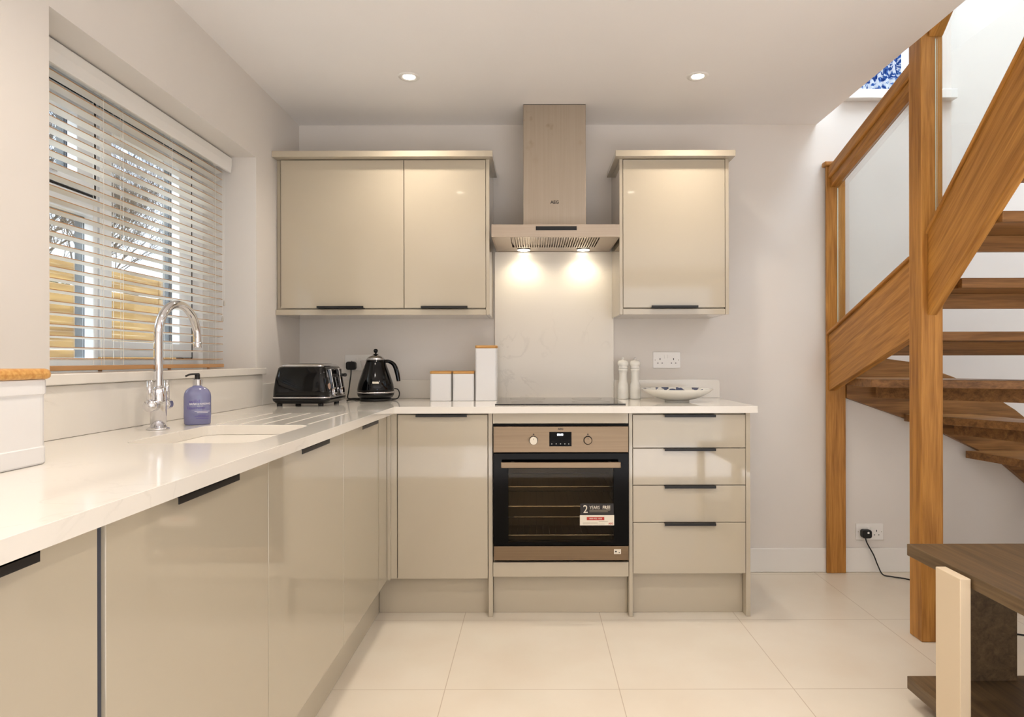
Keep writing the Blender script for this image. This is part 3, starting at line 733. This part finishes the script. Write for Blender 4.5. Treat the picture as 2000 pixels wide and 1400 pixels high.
# hob
hb = thing('induction_hob', 'black glass hob set into the worktop above the oven', 'hob', (.12, 3.2, ZT))
BX('glass_plate', M['hobglass'], hb, -.1745, .4155, 2.945, 3.455, ZT+.0005, ZT+.0055, .0015)
BX('label_strip', M['print_white'], hb, -.165, -.10, 2.955, 2.962, ZT+.0056, ZT+.0059)
for cx, cy, r in ((-.03,3.08,.075),(.27,3.08,.09),(-.03,3.33,.09),(.27,3.33,.075)):
    b = MB(); b.rings([[(cx+rr*math.cos(2*math.pi*i/40), cy+rr*math.sin(2*math.pi*i/40), z) for i in range(40)] for rr,z in ((r,ZT+.0056),(r,ZT+.0058),(r-.0015,ZT+.0058),(r-.0015,ZT+.0056))], True, False, False)
    b.build('zone_ring', M['ovencavity'], hb)

# ------------------------------------------------------------------ downlights
dl = None
def make_downlight(x, y, label):
    global dl
    if dl is None:
        t = thing('ceiling_downlight', label, 'ceiling light', (x,y,ZC), 'recessed ceiling downlights')
        b = MB(); b.smooth=True
        b.rings([[(x+r*math.cos(2*math.pi*i/36), y+r*math.sin(2*math.pi*i/36), ZC+z) for i in range(36)] for r,z in ((.048,-.0004),(.046,-.004),(.034,-.005),(.027,-.0012))], True, False, False)
        b.build('bezel', M['white'], t)
        MB().lathe([(.027,0),(.026,.0008)], (x,y,ZC-.0020), 30).build('lamp_face', M['bulb'], t)
        dl = t
    else:
        t = copy_tree(dl); t.location = (x,y,ZC); t['label'] = label; t['_o'] = (x,y,ZC)
    l = bpy.data.lights.new('downlight_light','SPOT'); l.energy = DLW; l.color = WARM; l.spot_size = R(138); l.spot_blend = 1.0; l.shadow_soft_size = .03
    lo = bpy.data.objects.new('downlight_light', l); COL.objects.link(lo); lo.location = (x,y,ZC-.012)
    return t
DLW = 31
make_downlight(-.549, 2.896, 'round lit recessed downlight in the ceiling left of the extractor hood')
make_downlight(.73, 2.896, 'round lit recessed downlight in the ceiling right of the extractor hood')
DLW = 44
for x in (-.549,.73):
    for y in (1.45, 0.0, -1.45):
        make_downlight(x, y, 'lit recessed downlight in the ceiling %s the viewer on the %s side' % ({1.45:'in front of',0.0:'above',-1.45:'behind'}[y], 'left' if x<0 else 'right'))

# ------------------------------------------------------------------ sockets and plugs
def socket(xc, zc, label, y=WB):
    t = thing('double_socket', label, 'socket', (xc, y, zc-.043), 'white double wall sockets')
    BX('plate', M['socket'], t, xc-.073, xc+.073, y-.009, y-.0005, zc-.043, zc+.043, .002)
    for s in (-1,1):
        cx = xc+s*.036
        b = MB(); b.box(cx-.002,cx+.002,y-.0096,y-.0089,zc+.000,zc+.010); b.box(cx-.0145,cx-.0085,y-.0096,y-.0089,zc-.0185,zc-.0145); b.box(cx+.0085,cx+.0145,y-.0096,y-.0089,zc-.0185,zc-.0145)
        b.build('pin_holes', M['dark'], t)
        BX('rocker_switch', M['socket'], t, xc+s*.009-.006, xc+s*.009+.006, y-.0125, y-.0088, zc+.008, zc+.027, .0012)
    for s in (-1,1): MB().box(xc+s*.062-.002,xc+s*.062+.002,y-.0096,y-.0089,zc-.002,zc+.002).build('screw', M['ovencavity'], t, .0005)
    return t
socket(-.933, 1.1205, 'white double wall socket behind the kettle with a black plug in it')
socket(.7105, 1.1318, 'white double wall socket with both outlets empty above the dish')
socket(1.7915, .2140, 'low white double wall socket beside the thin stair post above the skirting')
def plug(name, xc, zc, y, path, label, r=.0032, dot=False, group=None):
    t = thing(name, label, 'power cable', (xc, y, zc))
    b = MB(); pts = rrect(xc-.025, xc+.025, zc-.020, zc+.024, .012, 4); b.prism(pts,'y',y-.034,y-.0005)
    b.build('plug', M['cable'], t, .004)
    if dot:
        k = MB(); k.lathe([(.0055,0),(.0055,.0008)], (0,0,0), 16); k.v=[(xc+.004+v[0], y-.0345-v[2], zc+.010+v[1]) for v in k.v]; k.build('fuse_mark', M['socket'], t)
    MB().tube(path, r, 8, 8).build('cord', M['cable'], t)
    return t
plug('kettle_power_cable', -.967, 1.103, WB-.010, [(-.967,WB-.03,1.086),(-.967,WB-.032,1.06),(-.972,WB-.034,1.02),(-.978,WB-.04,.965),(-.975,WB-.06,.9345),(-.93,WB-.08,.9345),(-.87,WB-.09,.9345),(-.835,WB-.11,.9345)],
     'black plug and cable hanging from the socket between toaster and kettle')
plug('floor_power_cable', 1.762, .207, WB-.010, [(1.758,WB-.028,.19),(1.765,WB-.032,.16),(1.795,WB-.04,.10),(1.815,WB-.045,.045),(1.825,WB-.075,.008),(1.86,WB-.10,.0045),(1.93,3.34,.0045),(2.02,3.15,.0045),(2.05,2.95,.0045),(1.93,2.75,.0045),(1.96,2.695,.0045),(2.06,2.66,.0045),(2.2,2.66,.0045)],
     'black plug and thin cable trailing from the low socket across the floor', r=.0034, dot=True)

# ------------------------------------------------------------------ toaster
to = thing('toaster', 'black four-slice toaster with chrome levers in the corner of the worktop', 'toaster', (-1.03, 3.03, ZT))
tx0,tx1,ty0,ty1 = -1.158,-.905,2.875,3.175
def rr_ring(x0,x1,y0,y1,r,z,n=5): return [(a,b,z) for a,b in rrect(x0,x1,y0,y1,r,n)]
z0 = ZT
b = MB(); b.smooth=True
b.rings([rr_ring(tx0+.012,tx1-.012,ty0+.012,ty1-.012,.03,z0+.012), rr_ring(tx0,tx1,ty0,ty1,.035,z0+.024), rr_ring(tx0-.002,tx1+.002,ty0-.002,ty1+.002,.035,z0+.036)],True,True,True)
b.build('base', M['blackgloss'], to)
b = MB(); b.smooth=True
b.rings([rr_ring(tx0-.003,tx1+.003,ty0-.003,ty1+.003,.035,z0+.0365), rr_ring(tx0-.003,tx1+.003,ty0-.003,ty1+.003,.035,z0+.0415)],True,True,True); b.build('chrome_band', M['chrome'], to)
b = MB(); b.smooth=True
b.rings([rr_ring(tx0+.001,tx1-.001,ty0+.001,ty1-.001,.032,z0+.042), rr_ring(tx0+.003,tx1-.004,ty0+.003,ty1-.003,.03,z0+.07), rr_ring(tx0+.009,tx1-.012,ty0+.010,ty1-.010,.028,z0+.12), rr_ring(tx0+.019,tx1-.022,ty0+.022,ty1-.022,.024,z0+.168),
         rr_ring(tx0+.024,tx1-.027,ty0+.027,ty1-.027,.022,z0+.1745)],True,True,True)
b.build('body', M['blackgloss'], to)
b = MB(); b.smooth=True
b.rings([rr_ring(tx0+.028,tx1-.031,ty0+.030,ty1-.030,.02,z0+.1750), rr_ring(tx0+.032,tx1-.035,ty0+.034,ty1-.034,.02,z0+.183), rr_ring(tx0+.050,tx1-.053,ty0+.052,ty1-.052,.02,z0+.188)],True,True,True)
tp = b.build('top_plate', M['chrome'], to)
for yy in (2.945,2.985,3.055,3.095):
    BX('slot', M['dark'], tp, tx0+.055, tx1-.058, yy, yy+.022, z0+.1882, z0+.1888)
for x in (tx0+.03, tx1-.04):
    for y in (ty0+.03, ty1-.04): MB().lathe([(.012,0),(.013,.0125)], (x,y,z0+.0003), 14).build('foot', M['black'], to)
for yy in (2.955, 3.075):
    b = MB()   # tapered chrome fin under each lever
    b.add([(tx1-.020,yy-.020,z0+.163),(tx1-.020,yy+.020,z0+.163),(tx1-.001,yy+.006,z0+.050),(tx1-.001,yy-.006,z0+.050),
           (tx1-.004,yy-.022,z0+.166),(tx1-.004,yy+.022,z0+.166),(tx1+.010,yy+.007,z0+.050),(tx1+.010,yy-.007,z0+.050)],
          [(0,1,2,3),(4,7,6,5),(0,4,5,1),(1,5,6,2),(2,6,7,3),(3,7,4,0)])
    b.build('lever_housing', M['chrome'], to, .002)
    b = MB(); b.tube([(tx1-.002,yy,z0+.135),(tx1+.016,yy,z0+.135)], .007, 12, 1); b.lathe([(.004,-.008),(.0095,-.005),(.0095,.005),(.004,.008)], (tx1+.018,yy,z0+.135), 14)
    b.build('lever', M['black'], to)
    k = MB(); k.lathe([(.019,0),(.019,.010),(.016,.013)], (0,0,0), 22); k.v=[(tx1-.001+v[2], yy+v[0]-.0, z0+.062+v[1]) for v in k.v]; k.build('dial', M['chrome'], to)
k = MB(); k.lathe([(.013,0),(.013,.004)], (0,0,0), 22); k.v=[(tx1-.008+v[2], 2.915+v[0], z0+.088+v[1]) for v in k.v]; k.build('button', M['copper'], to)

# ------------------------------------------------------------------ kettle
kx, ky = -.789, 3.27
ke = thing('electric_kettle', 'black retro electric kettle with curved handle and ball-topped lid beside the toaster', 'kettle', (kx, ky, ZT))
K = lambda prof, name, m, **kw: (lambda b: (setattr(b,'smooth',True), b.lathe(prof, (kx,ky,ZT), 40, **kw), b.build(name, m, ke))[2])(MB())
K([(.074,.0005),(.078,.004),(.078,.012),(.074,.015)], 'power_base', M['black'])
K([(.070,.0155),(.082,.020),(.089,.030),(.0915,.041)], 'lower_shell', M['blackgloss'])
K([(.0915,.0412),(.093,.0425),(.093,.0475),(.0915,.049)], 'chrome_band', M['chrome'])
K([(.0905,.0492),(.0905,.060),(.086,.085),(.078,.110),(.068,.140),(.057,.170),(.049,.192),(.046,.2045)], 'body', M['blackgloss'])
K([(.0465,.205),(.0475,.207),(.0465,.2095)], 'lid_rim', M['chrome'])
K([(.0455,.210),(.040,.217),(.028,.225),(.018,.229),(.012,.2305)], 'lid', M['chrome'])
K([(.014,.2306),(.012,.2335),(.0045,.236),(.004,.240),(.0085,.243),(.0108,.2485),(.0108,.2525),(.0085,.258),(.003,.2605)], 'lid_knob', M['blackgloss'])
b = MB(); b.smooth=False   # spout: open wedge on the left
b.add([(kx-.078,ky,ZT+.2005),(kx-.046,ky-.022,ZT+.2035),(kx-.046,ky+.022,ZT+.2035),(kx-.066,ky,ZT+.140),(kx-.060,ky-.010,ZT+.150),(kx-.060,ky+.010,ZT+.150),(kx-.040,ky-.026,ZT+.200),(kx-.040,ky+.026,ZT+.200)],
      [(0,1,4,3),(0,3,5,2),(0,2,1),(1,6,4),(2,5,7),(3,4,5),(6,7,5,4),(1,2,7,6)])
b.build('spout', M['chrome'], ke, .001)
MB().tube([(kx+.044,ky,ZT+.198),(kx+.066,ky,ZT+.197),(kx+.090,ky,ZT+.182),(kx+.104,ky,ZT+.150),(kx+.112,ky,ZT+.112),(kx+.114,ky,ZT+.098)], .01, 12, 6, rr=[.008,.009,.0105,.0115,.0105,.009]).build('handle', M['blackgloss'], ke)
MB().box(kx+.005,kx+.036, ky-.0925,ky-.084, ZT+.0885,ZT+.099).build('badge', M['print_white'], ke, .002)
# ------------------------------------------------------------------ second cable loop behind kettle
tag(MB().tube([(kx+.085,ky+.04,ZT+.060),(kx+.100,ky+.05,ZT+.055),(kx+.108,ky+.05,ZT+.035),(kx+.100,ky+.05,ZT+.012),(kx+.070,ky+.075,ZT+.0045),(kx+.0,ky+.11,ZT+.0045),(kx-.10,ky+.09,ZT+.0045),(-.925,3.24,ZT+.0045)], .003, 8, 8).build('looped_cable', M['cable']),
    'thin black cable looping round the back of the kettle', 'power cable')

# ------------------------------------------------------------------ canisters
def canister(x0, x1, y0, h, label, proto=None):
    w = x1-x0
    t = thing('storage_canister', label, 'canister', ((x0+x1)/2, y0+w/2, ZT), 'white canisters with wooden lids')
    b = MB(); b.prism(rrect(x0,x1,y0,y0+w,.012,5),'z',ZT+.0005,ZT+h); b.build('body', M['enamel'], t, .0015)
    b = MB(); b.prism(rrect(x0-.001,x1+.001,y0-.001,y0+w+.001,.013,5),'z',ZT+h+.0005,ZT+h+.0145); b.build('lid', M['lid'], t, .003)
    return t
canister(-.516,-.410,3.25,.135,'short white canister with wooden lid, the one nearer the kettle')
canister(-.403,-.2965,3.25,.135,'short white canister with wooden lid, touching the tall canister')
canister(-.290,-.182,3.25,.262,'tall white canister with wooden lid beside the hob')

# ------------------------------------------------------------------ mills
def mill(x, y, label, knob):
    t = thing('pepper_mill', label, 'mill', (x,y,ZT), 'white turned mills')
    u = .000454
    pr = [(62,0),(63,8),(60,30),(62,55),(61,60),(62,66),(61,95),(60,100),(61,130),(58,133),(59,160),(55,175),(48,190),(45,215),(43,260),(44,290),(49,318),(53,322),(54,335),(53,345),(48,347)]
    b = MB(); b.smooth=True; b.lathe([(r*u, z*u) for r,z in pr], (x,y,ZT+.0005), 32); b.build('body', M['ceramic'], t)
    pr = [(49,349),(54,352),(50,366),(48,372),(60,386),(63,400),(61,418),(52,434),(38,440),(16,444),(12,452)]
    b = MB(); b.smooth=True; b.lathe([(r*u, z*u) for r,z in pr], (x,y,ZT+.0005), 32); b.build('head', M['ceramic'], t)
    b = MB(); b.smooth=True; b.lathe([(.003,.2055),(.0055,.207),(.0055,.212),(.003,.2145)], (x,y,ZT+.0005), 16); b.build('knob', M[knob], t)
mill(.466, 3.405, 'white turned pepper mill next to the splashback, left of its twin', 'ceramic')
mill(.5285, 3.405, 'white turned salt mill with silver knob, nearer the socket', 'chrome')

# ------------------------------------------------------------------ dish
di = thing('shallow_dish', 'wide shallow cream ceramic dish with blue pattern inside, at the right end of the worktop', 'dish', (.70,3.19,ZT))
b = MB(); b.smooth=True
b.lathe([(.058,.0005),(.060,.003),(.056,.006)], (.70,3.19,ZT), 48, cap0=True, cap1=True); b.build('foot', M['ceramic'], di)
b = MB(); b.smooth=True
b.lathe([(.0,.0062),(.056,.0062),(.095,.016),(.130,.031),(.155,.046),(.171,.060),(.172,.0625)], (.70,3.19,ZT), 64, cap0=False, cap1=False)
b.cur=1
b.lathe([(.172,.0625),(.166,.0615),(.150,.0500),(.125,.036),(.092,.021),(.055,.0115),(.0,.0110)], (.70,3.19,ZT), 64, cap0=False, cap1=False)
b.build('bowl', [M['ceramic'], M['dish']], di)

# ------------------------------------------------------------------ tap
tx, ty = -1.11, 1.934
ta = thing('kitchen_tap', 'tall chrome swan-neck mixer tap with two levers behind the sink', 'tap', (tx,ty,ZT))
b = MB(); b.smooth=True; b.lathe([(.030,.0005),(.0305,.003),(.026,.006),(.0215,.008)], (tx,ty,ZT), 28); b.build('base_ring', M['chrome'], ta)
b = MB(); b.smooth=True; b.lathe([(.0215,.008),(.0215,.118),(.0195,.122),(.0135,.1225)], (tx,ty,ZT), 28); b.build('column', M['chrome'], ta)
rad=.0125; ang = R(87); dx, dy = math.cos(ang), math.sin(ang); A=.102
pts = [(tx,ty,ZT+.120),(tx,ty,ZT+.18),(tx,ty,ZT+.24),(tx,ty,ZT+.276)]
for a in range(15, 181, 15):
    s = A-A*math.cos(R(a)); pts.append((tx+dx*s, ty+dy*s, ZT+.276+A*math.sin(R(a))))
pts.append((tx+dx*2*A, ty+dy*2*A, ZT+.262))
b = MB(); b.smooth=True; b.tube(pts, rad, 20, 4); b.build('spout', M['chrome'], ta)
b = MB(); b.smooth=True; b.lathe([(.0128,0),(.0135,.002),(.0135,.016),(.0128,.018)], (tx+dx*2*A, ty+dy*2*A, ZT+.245), 20); b.build('nozzle', M['chrome'], ta)
for s in (-1,1):
    b = MB(); b.smooth=True; b.tube([(tx,ty+s*.018,ZT+.072),(tx,ty+s*.052,ZT+.072)], .0165, 20, 1); b.build('valve', M['chrome'], ta)
    b = MB(); b.smooth=True; b.tube([(tx,ty+s*.044,ZT+.082),(tx,ty+s*.044,ZT+.145)], .0075, 14, 1); b.build('lever', M['chrome'], ta)

# ------------------------------------------------------------------ soap bottle
sxx, syy = -1.072, 2.085
so = thing('soap_bottle', 'lilac hand soap bottle with black pump standing beside the tap', 'soap bottle', (sxx,syy,ZT))
th = math.atan2(0-syy, 0-sxx)           # direction to viewer
vd = Vector((math.cos(th), math.sin(th), 0)); rt = Vector((-vd.y, vd.x, 0))   # rt: right as seen by viewer
EX = 3.0
def sup(a, b_, t):
    c, s = math.cos(t), math.sin(t)
    return (a*math.copysign(abs(c)**(2/EX), c), b_*math.copysign(abs(s)**(2/EX), s))
def oval(a, b_, z, n=40):
    out = []
    for i in range(n):
        u, w = sup(a, b_, 2*math.pi*i/n); p = Vector((sxx,syy,ZT+z)) + rt*u + vd*w; out.append(tuple(p))
    return out
b = MB(); b.smooth=True
b.rings([oval(.036,.024,.0005), oval(.039,.0265,.004), oval(.0395,.027,.03), oval(.0395,.027,.088), oval(.038,.026,.100), oval(.033,.0235,.110), oval(.025,.020,.117), oval(.016,.015,.121), oval(.013,.013,.124)])
b.build('bottle', M['soap'], so)
c3 = (sxx,syy,ZT)
b = MB(); b.lathe([(.0135,.1245),(.0135,.1425),(.012,.144)], c3, 22); b.build('collar', M['chrome'], so)
b = MB(); b.lathe([(.0078,.1442),(.0078,.160),(.0055,.162)], c3, 18); b.tube([(sxx+rt.x*.006,syy+rt.y*.006,ZT+.161),(sxx-rt.x*.008,syy-rt.y*.008,ZT+.1605),(sxx-rt.x*.022,syy-rt.y*.022,ZT+.159),(sxx-rt.x*.034,syy-rt.y*.034,ZT+.1535)], .003, 8, 4)
b.build('pump', M['black'], so)
base_m = Matrix(((rt.x, 0, vd.x, sxx),(rt.y, 0, vd.y, syy),(0,1,0,ZT),(0,0,0,1)))
def wrap(dxo, z, lift=.0006):
    def fn(p):
        u = max(-.0394, min(.0394, p.x+dxo)); w = .027*(1-(abs(u)/.0396)**EX)**(1/EX)
        return Vector((u, p.y+z, w+lift+p.z))
    return fn
text('BAYLIS & HARDING', 'lettering', M['soaplabel'], so, .0078, base_m, .0001, fn=wrap(.007,.0665), offset=.0002, sx=.86)
text('ENGLAND', 'lettering', M['soaplabel'], so, .0036, base_m, .0001, fn=wrap(.008,.0595))
text('wild', 'script_lettering', M['violet'], so, .0150, base_m, .0001, fn=wrap(-.008,.0745,.0004), sx=1.3)
text('lavender', 'script_lettering', M['violet'], so, .0140, base_m, .0001, fn=wrap(-.002,.0545,.0004), sx=1.1)
for z, u0, u1, mm in ((.0425,-.008,.034,'soaplabel'),(.0385,-.002,.03,'soaplabel'),(.030,.002,.024,'violet'),(.0265,-.008,.034,'violet'),(.020,-.004,.034,'violet')):
    b = MB(); n=14; vs=[]
    for i in range(n+1):
        u = u0+(u1-u0)*i/n; f_ = wrap(0,0,.0006); 
        for q in ((u,z),(u,z+.0014)): vs.append(tuple(base_m @ f_(Vector((q[0],q[1],0)))))
    b.add(vs, [(2*i,2*i+2,2*i+3,2*i+1) for i in range(n)]); b.build('print_line', M[mm], so)

# ------------------------------------------------------------------ bread bin
bb = thing('bread_bin', 'white enamel bread bin with wooden lid at the left edge of the worktop', 'bread bin', (-1.10,1.13,ZT))
b = MB(); r_ = lambda e, z: rr_ring(-1.226-e+.004, -.965+e, .93-e, 1.312+e, .03, z, 6)
b.smooth=False
b.rings([r_(-.002,ZT+.0005), r_(0,ZT+.004), r_(0,ZT+.034), r_(-.0015,ZT+.036), r_(-.0015,ZT+.136), r_(.001,ZT+.139), r_(.001,ZT+.165), r_(0,ZT+.167)])
b.build('body', M['enamel'], bb, .001)
b = MB(); b.rings([r_(.002,ZT+.1675), r_(.006,ZT+.170), r_(.007,ZT+.178), r_(.005,ZT+.1855), r_(.0,ZT+.188)]); b.build('lid', M['lid'], bb, .002)

# ------------------------------------------------------------------ staircase
sc_ = thing('staircase', 'oak open-tread winder staircase with glass balustrade at the right', 'staircase', (2.0, 2.7, 0))
PX0, PX1 = 1.5525, 1.639
BX('newel_post', M['oak_z'], sc_, PX0, PX1, 2.616, 2.703, .0008, 2.86, .003)
pa = BX('newel_post', M['oak_z'], sc_, PX0, 1.654, 3.462, WB-.0165, .0008, 2.155, .004)
MB().box(PX0-.012, 1.666, 3.448, WB-.001, 2.1552, 2.180).build('post_cap', M['oak_z'], pa, .006)
# lower outer string between posts
SX0, SX1 = 1.562, 1.602
MB().prism([(3.4615,.967),(2.7035,1.224),(2.7035,1.545),(3.4615,1.262)],'x',SX0,SX1).build('outer_string', M['oak_s1'], sc_, .002)
MB().prism([(3.4615,1.2625),(2.7035,1.5455),(2.7035,1.560),(3.4615,1.277)],'x',SX0-.012,SX1+.012).build('string_capping', M['oak_s1'], sc_, .004)
# upper outer string rising toward the room
def up(y, z0, z1, y0=2.6155, y1=1.2):
    return z0+(z1-z0)*(y0-y)/(2.6155-2.102)
ya, yb_ = 2.6155, 0.95
MB().prism([(ya,up(ya,1.309,1.772)),(yb_,up(yb_,1.309,1.772)),(yb_,up(yb_,1.632,2.135)),(ya,up(ya,1.632,2.135))],'x',1.577,1.615).build('outer_string', M['oak_s2'], sc_, .002)
MB().prism([(ya,up(ya,1.633,2.136)),(yb_,up(yb_,1.633,2.136)),(yb_,up(yb_,1.648,2.151)),(ya,up(ya,1.648,2.151))],'x',1.567,1.625).build('string_capping', M['oak_s2'], sc_, .004)
# right string of upper flight
MB().prism([(2.60,up(2.6,1.309,1.772)),(yb_,up(yb_,1.309,1.772)),(yb_,up(yb_,1.632,2.135)),(2.60,up(2.6,1.632,2.135))],'x',2.42,2.46).build('inner_string', M['oak_s2'], sc_, .002)
# handrails and glass
def rail(x, pts_lo, h, name='handrail'):
    (ya_,za_),(yb2,zb2) = pts_lo
    MB().prism([(ya_,za_),(yb2,zb2),(yb2,zb2+h*.42),(ya_,za_+h*.42)],'x',x-.018,x+.030).build('rail_groove_strip', M['oak_s1'], sc_, .002)
    MB().prism([(ya_,za_+h*.42+.001),(yb2,zb2+h*.42+.001),(yb2,zb2+h),(ya_,za_+h)],'x',x-.030,x+.030).build(name, M['oak_s1'], sc_, .006)
rail(1.590, ((3.461,2.045),(2.7035,2.262)), .105)
MB().prism([(3.4600,1.278),(2.7040,1.561),(2.7040,2.2615),(3.4600,2.0445)],'x',1.606,1.614).build('glass_panel', M['stairglass'], sc_)
M['glassedge'] = mat('pale_green_glass_edge', (214,222,206), 0.25)
ge = [o for o in sc_.children if o.name.startswith('glass_panel')][-1]; ge['_o'] = tuple(sc_['_o'])
BX('glass_edge', M['glassedge'], ge, 1.609, 1.6125, 3.4595, 3.4605, 1.285, 2.04)
slope = (2.135-1.632)/(2.6155-2.102)
MB().prism([(2.615,1.652),(1.2,1.652+slope*1.415),(1.2,2.42+slope*1.415),(2.615,2.42)],'x',1.606,1.614).build('glass_panel', M['stairglass'], sc_)
BX('glass_edge', M['glassedge'], [o for o in sc_.children if o.name.startswith('glass_panel')][-1], 1.609, 1.612, 2.6145, 2.6155, 1.665, 2.415)
MB().prism([(2.615,2.421),(1.2,2.421+slope*1.415),(1.2,2.53+slope*1.415),(2.615,2.53)],'x',1.580,1.640).build('handrail', M['oak_s2'], sc_, .006)
# straight treads
def tread(y0, y1, z, x0=1.6155, x1=2.4195, lowbar=True):
    t = BX('tread', M['oak_x'], sc_, x0, x1, y0, y1, z-.038, z, .003)
    if lowbar: BX('riser_bar', M['oak_x'], t, x0, x1, y1-.022, y1-.001, z-.100, z-.0385, .001)
    return t
tread(2.50, 2.62+.13, 1.444, 1.6395)
tread(2.25, 2.52, 1.644); tread(2.00, 2.27, 1.844); tread(1.76, 2.02, 2.044); tread(1.52, 1.78, 2.244); tread(1.28,1.54,2.444)
tread(2.78, 3.06, 1.2505, 1.6035)
# winders fan out from the hidden inner newel
IN = (2.42, 2.62)
BX('newel_post', M['oak_z'], sc_, 2.4205, 2.505, 2.602, 2.69, .0008, 2.4, .003)
def winder(pts, z, bar=None):
    t = MB().prism(pts,'z',z-.038,z).build('tread', M['oak_x'], sc_, .003)
    if bar:
        (ax,ay),(bx,by) = bar; d = Vector((bx-ax,by-ay)).normalized(); nn = Vector((-d.y,d.x))*.02
        MB().prism([(ax,ay),(bx,by),(bx+nn.x,by+nn.y),(ax+nn.x,ay+nn.y)],'z',z-.105,z-.0385).build('riser_bar', M['oak_x'], t)
WBB = WB-.0425
winder([(2.42,2.70),(1.6035,3.10),(1.6035,3.44),(1.70,WBB),(1.93,WBB),(2.42,2.76)], 1.0385, ((2.40,2.80),(1.80,3.425)))
winder([(2.42,2.62),(1.955,3.42),(1.955,WBB),(2.30,WBB),(2.425,2.75)], .8445, ((2.42,2.80),(2.22,3.43)))
winder([(2.425,2.72),(2.425,2.692),(2.28,WBB),(2.66,WBB),(2.66,2.70)], .650, None)
for k in range(2):
    winder([(2.62+.24*k,2.70),(2.62+.24*k,WBB),(2.90+.24*k,WBB),(2.90+.24*k,2.70)], .45-.2*k, None)
# wall string along the back wall with curved top
topc = [(1.6545,1.165),(2.0,1.118),(2.216,1.040),(2.40,.955),(2.477,.908),(2.545,.865),(2.588,.830),(2.62,.79),(2.75,.66),(3.10,.36)]
botc = [(3.05,.07),(2.62,.470),(2.48,.588),(2.19,.731),(2.0,.808),(1.6545,.930)]
MB().prism(topc+botc,'y',WB-.042,WB-.0005).build('wall_string', M['oak_x'], sc_, .002)

# ------------------------------------------------------------------ table
tb = thing('side_table', 'dark wood low table with lower shelf and a pale cream upright leg in front', 'table', (1.6,1.5,0))
TX = 1.226
BX('tabletop', M['darkwood'], tb, TX, 2.1, .9, 2.15, .489, .527, .002)
BX('shelf', M['darkwood'], tb, TX, 2.1, .9, 2.15, .052, .093, .002)
BX('leg_panel', M['darkwood'], tb, 1.335, 1.561, 2.112, 2.146, .0935, .4885, .001)
BX('leg_panel', M['darkwood'], tb, 1.80, 2.06, .95, .984, .0935, .4885, .001)
l_ = BX('leg', M['tablepale'], tb, 1.190, 1.2205, 1.826, 1.938, .0005, .519, .002); l_['label'] = 'pale cream upright leg'
l_ = BX('leg', M['tablepale'], tb, 1.190, 1.2205, 1.0, 1.112, .0005, .519, .002); l_['label'] = 'pale cream upright leg'
BX('foot', M['tablepale'], tb, 1.9, 2.0, 1.9, 2.0, .0005, .0515); BX('foot', M['tablepale'], tb, 1.9, 2.0, 1.0, 1.1, .0005, .0515)

# tidy helper properties
for o in bpy.data.objects:
    if '_o' in o: del o['_o']
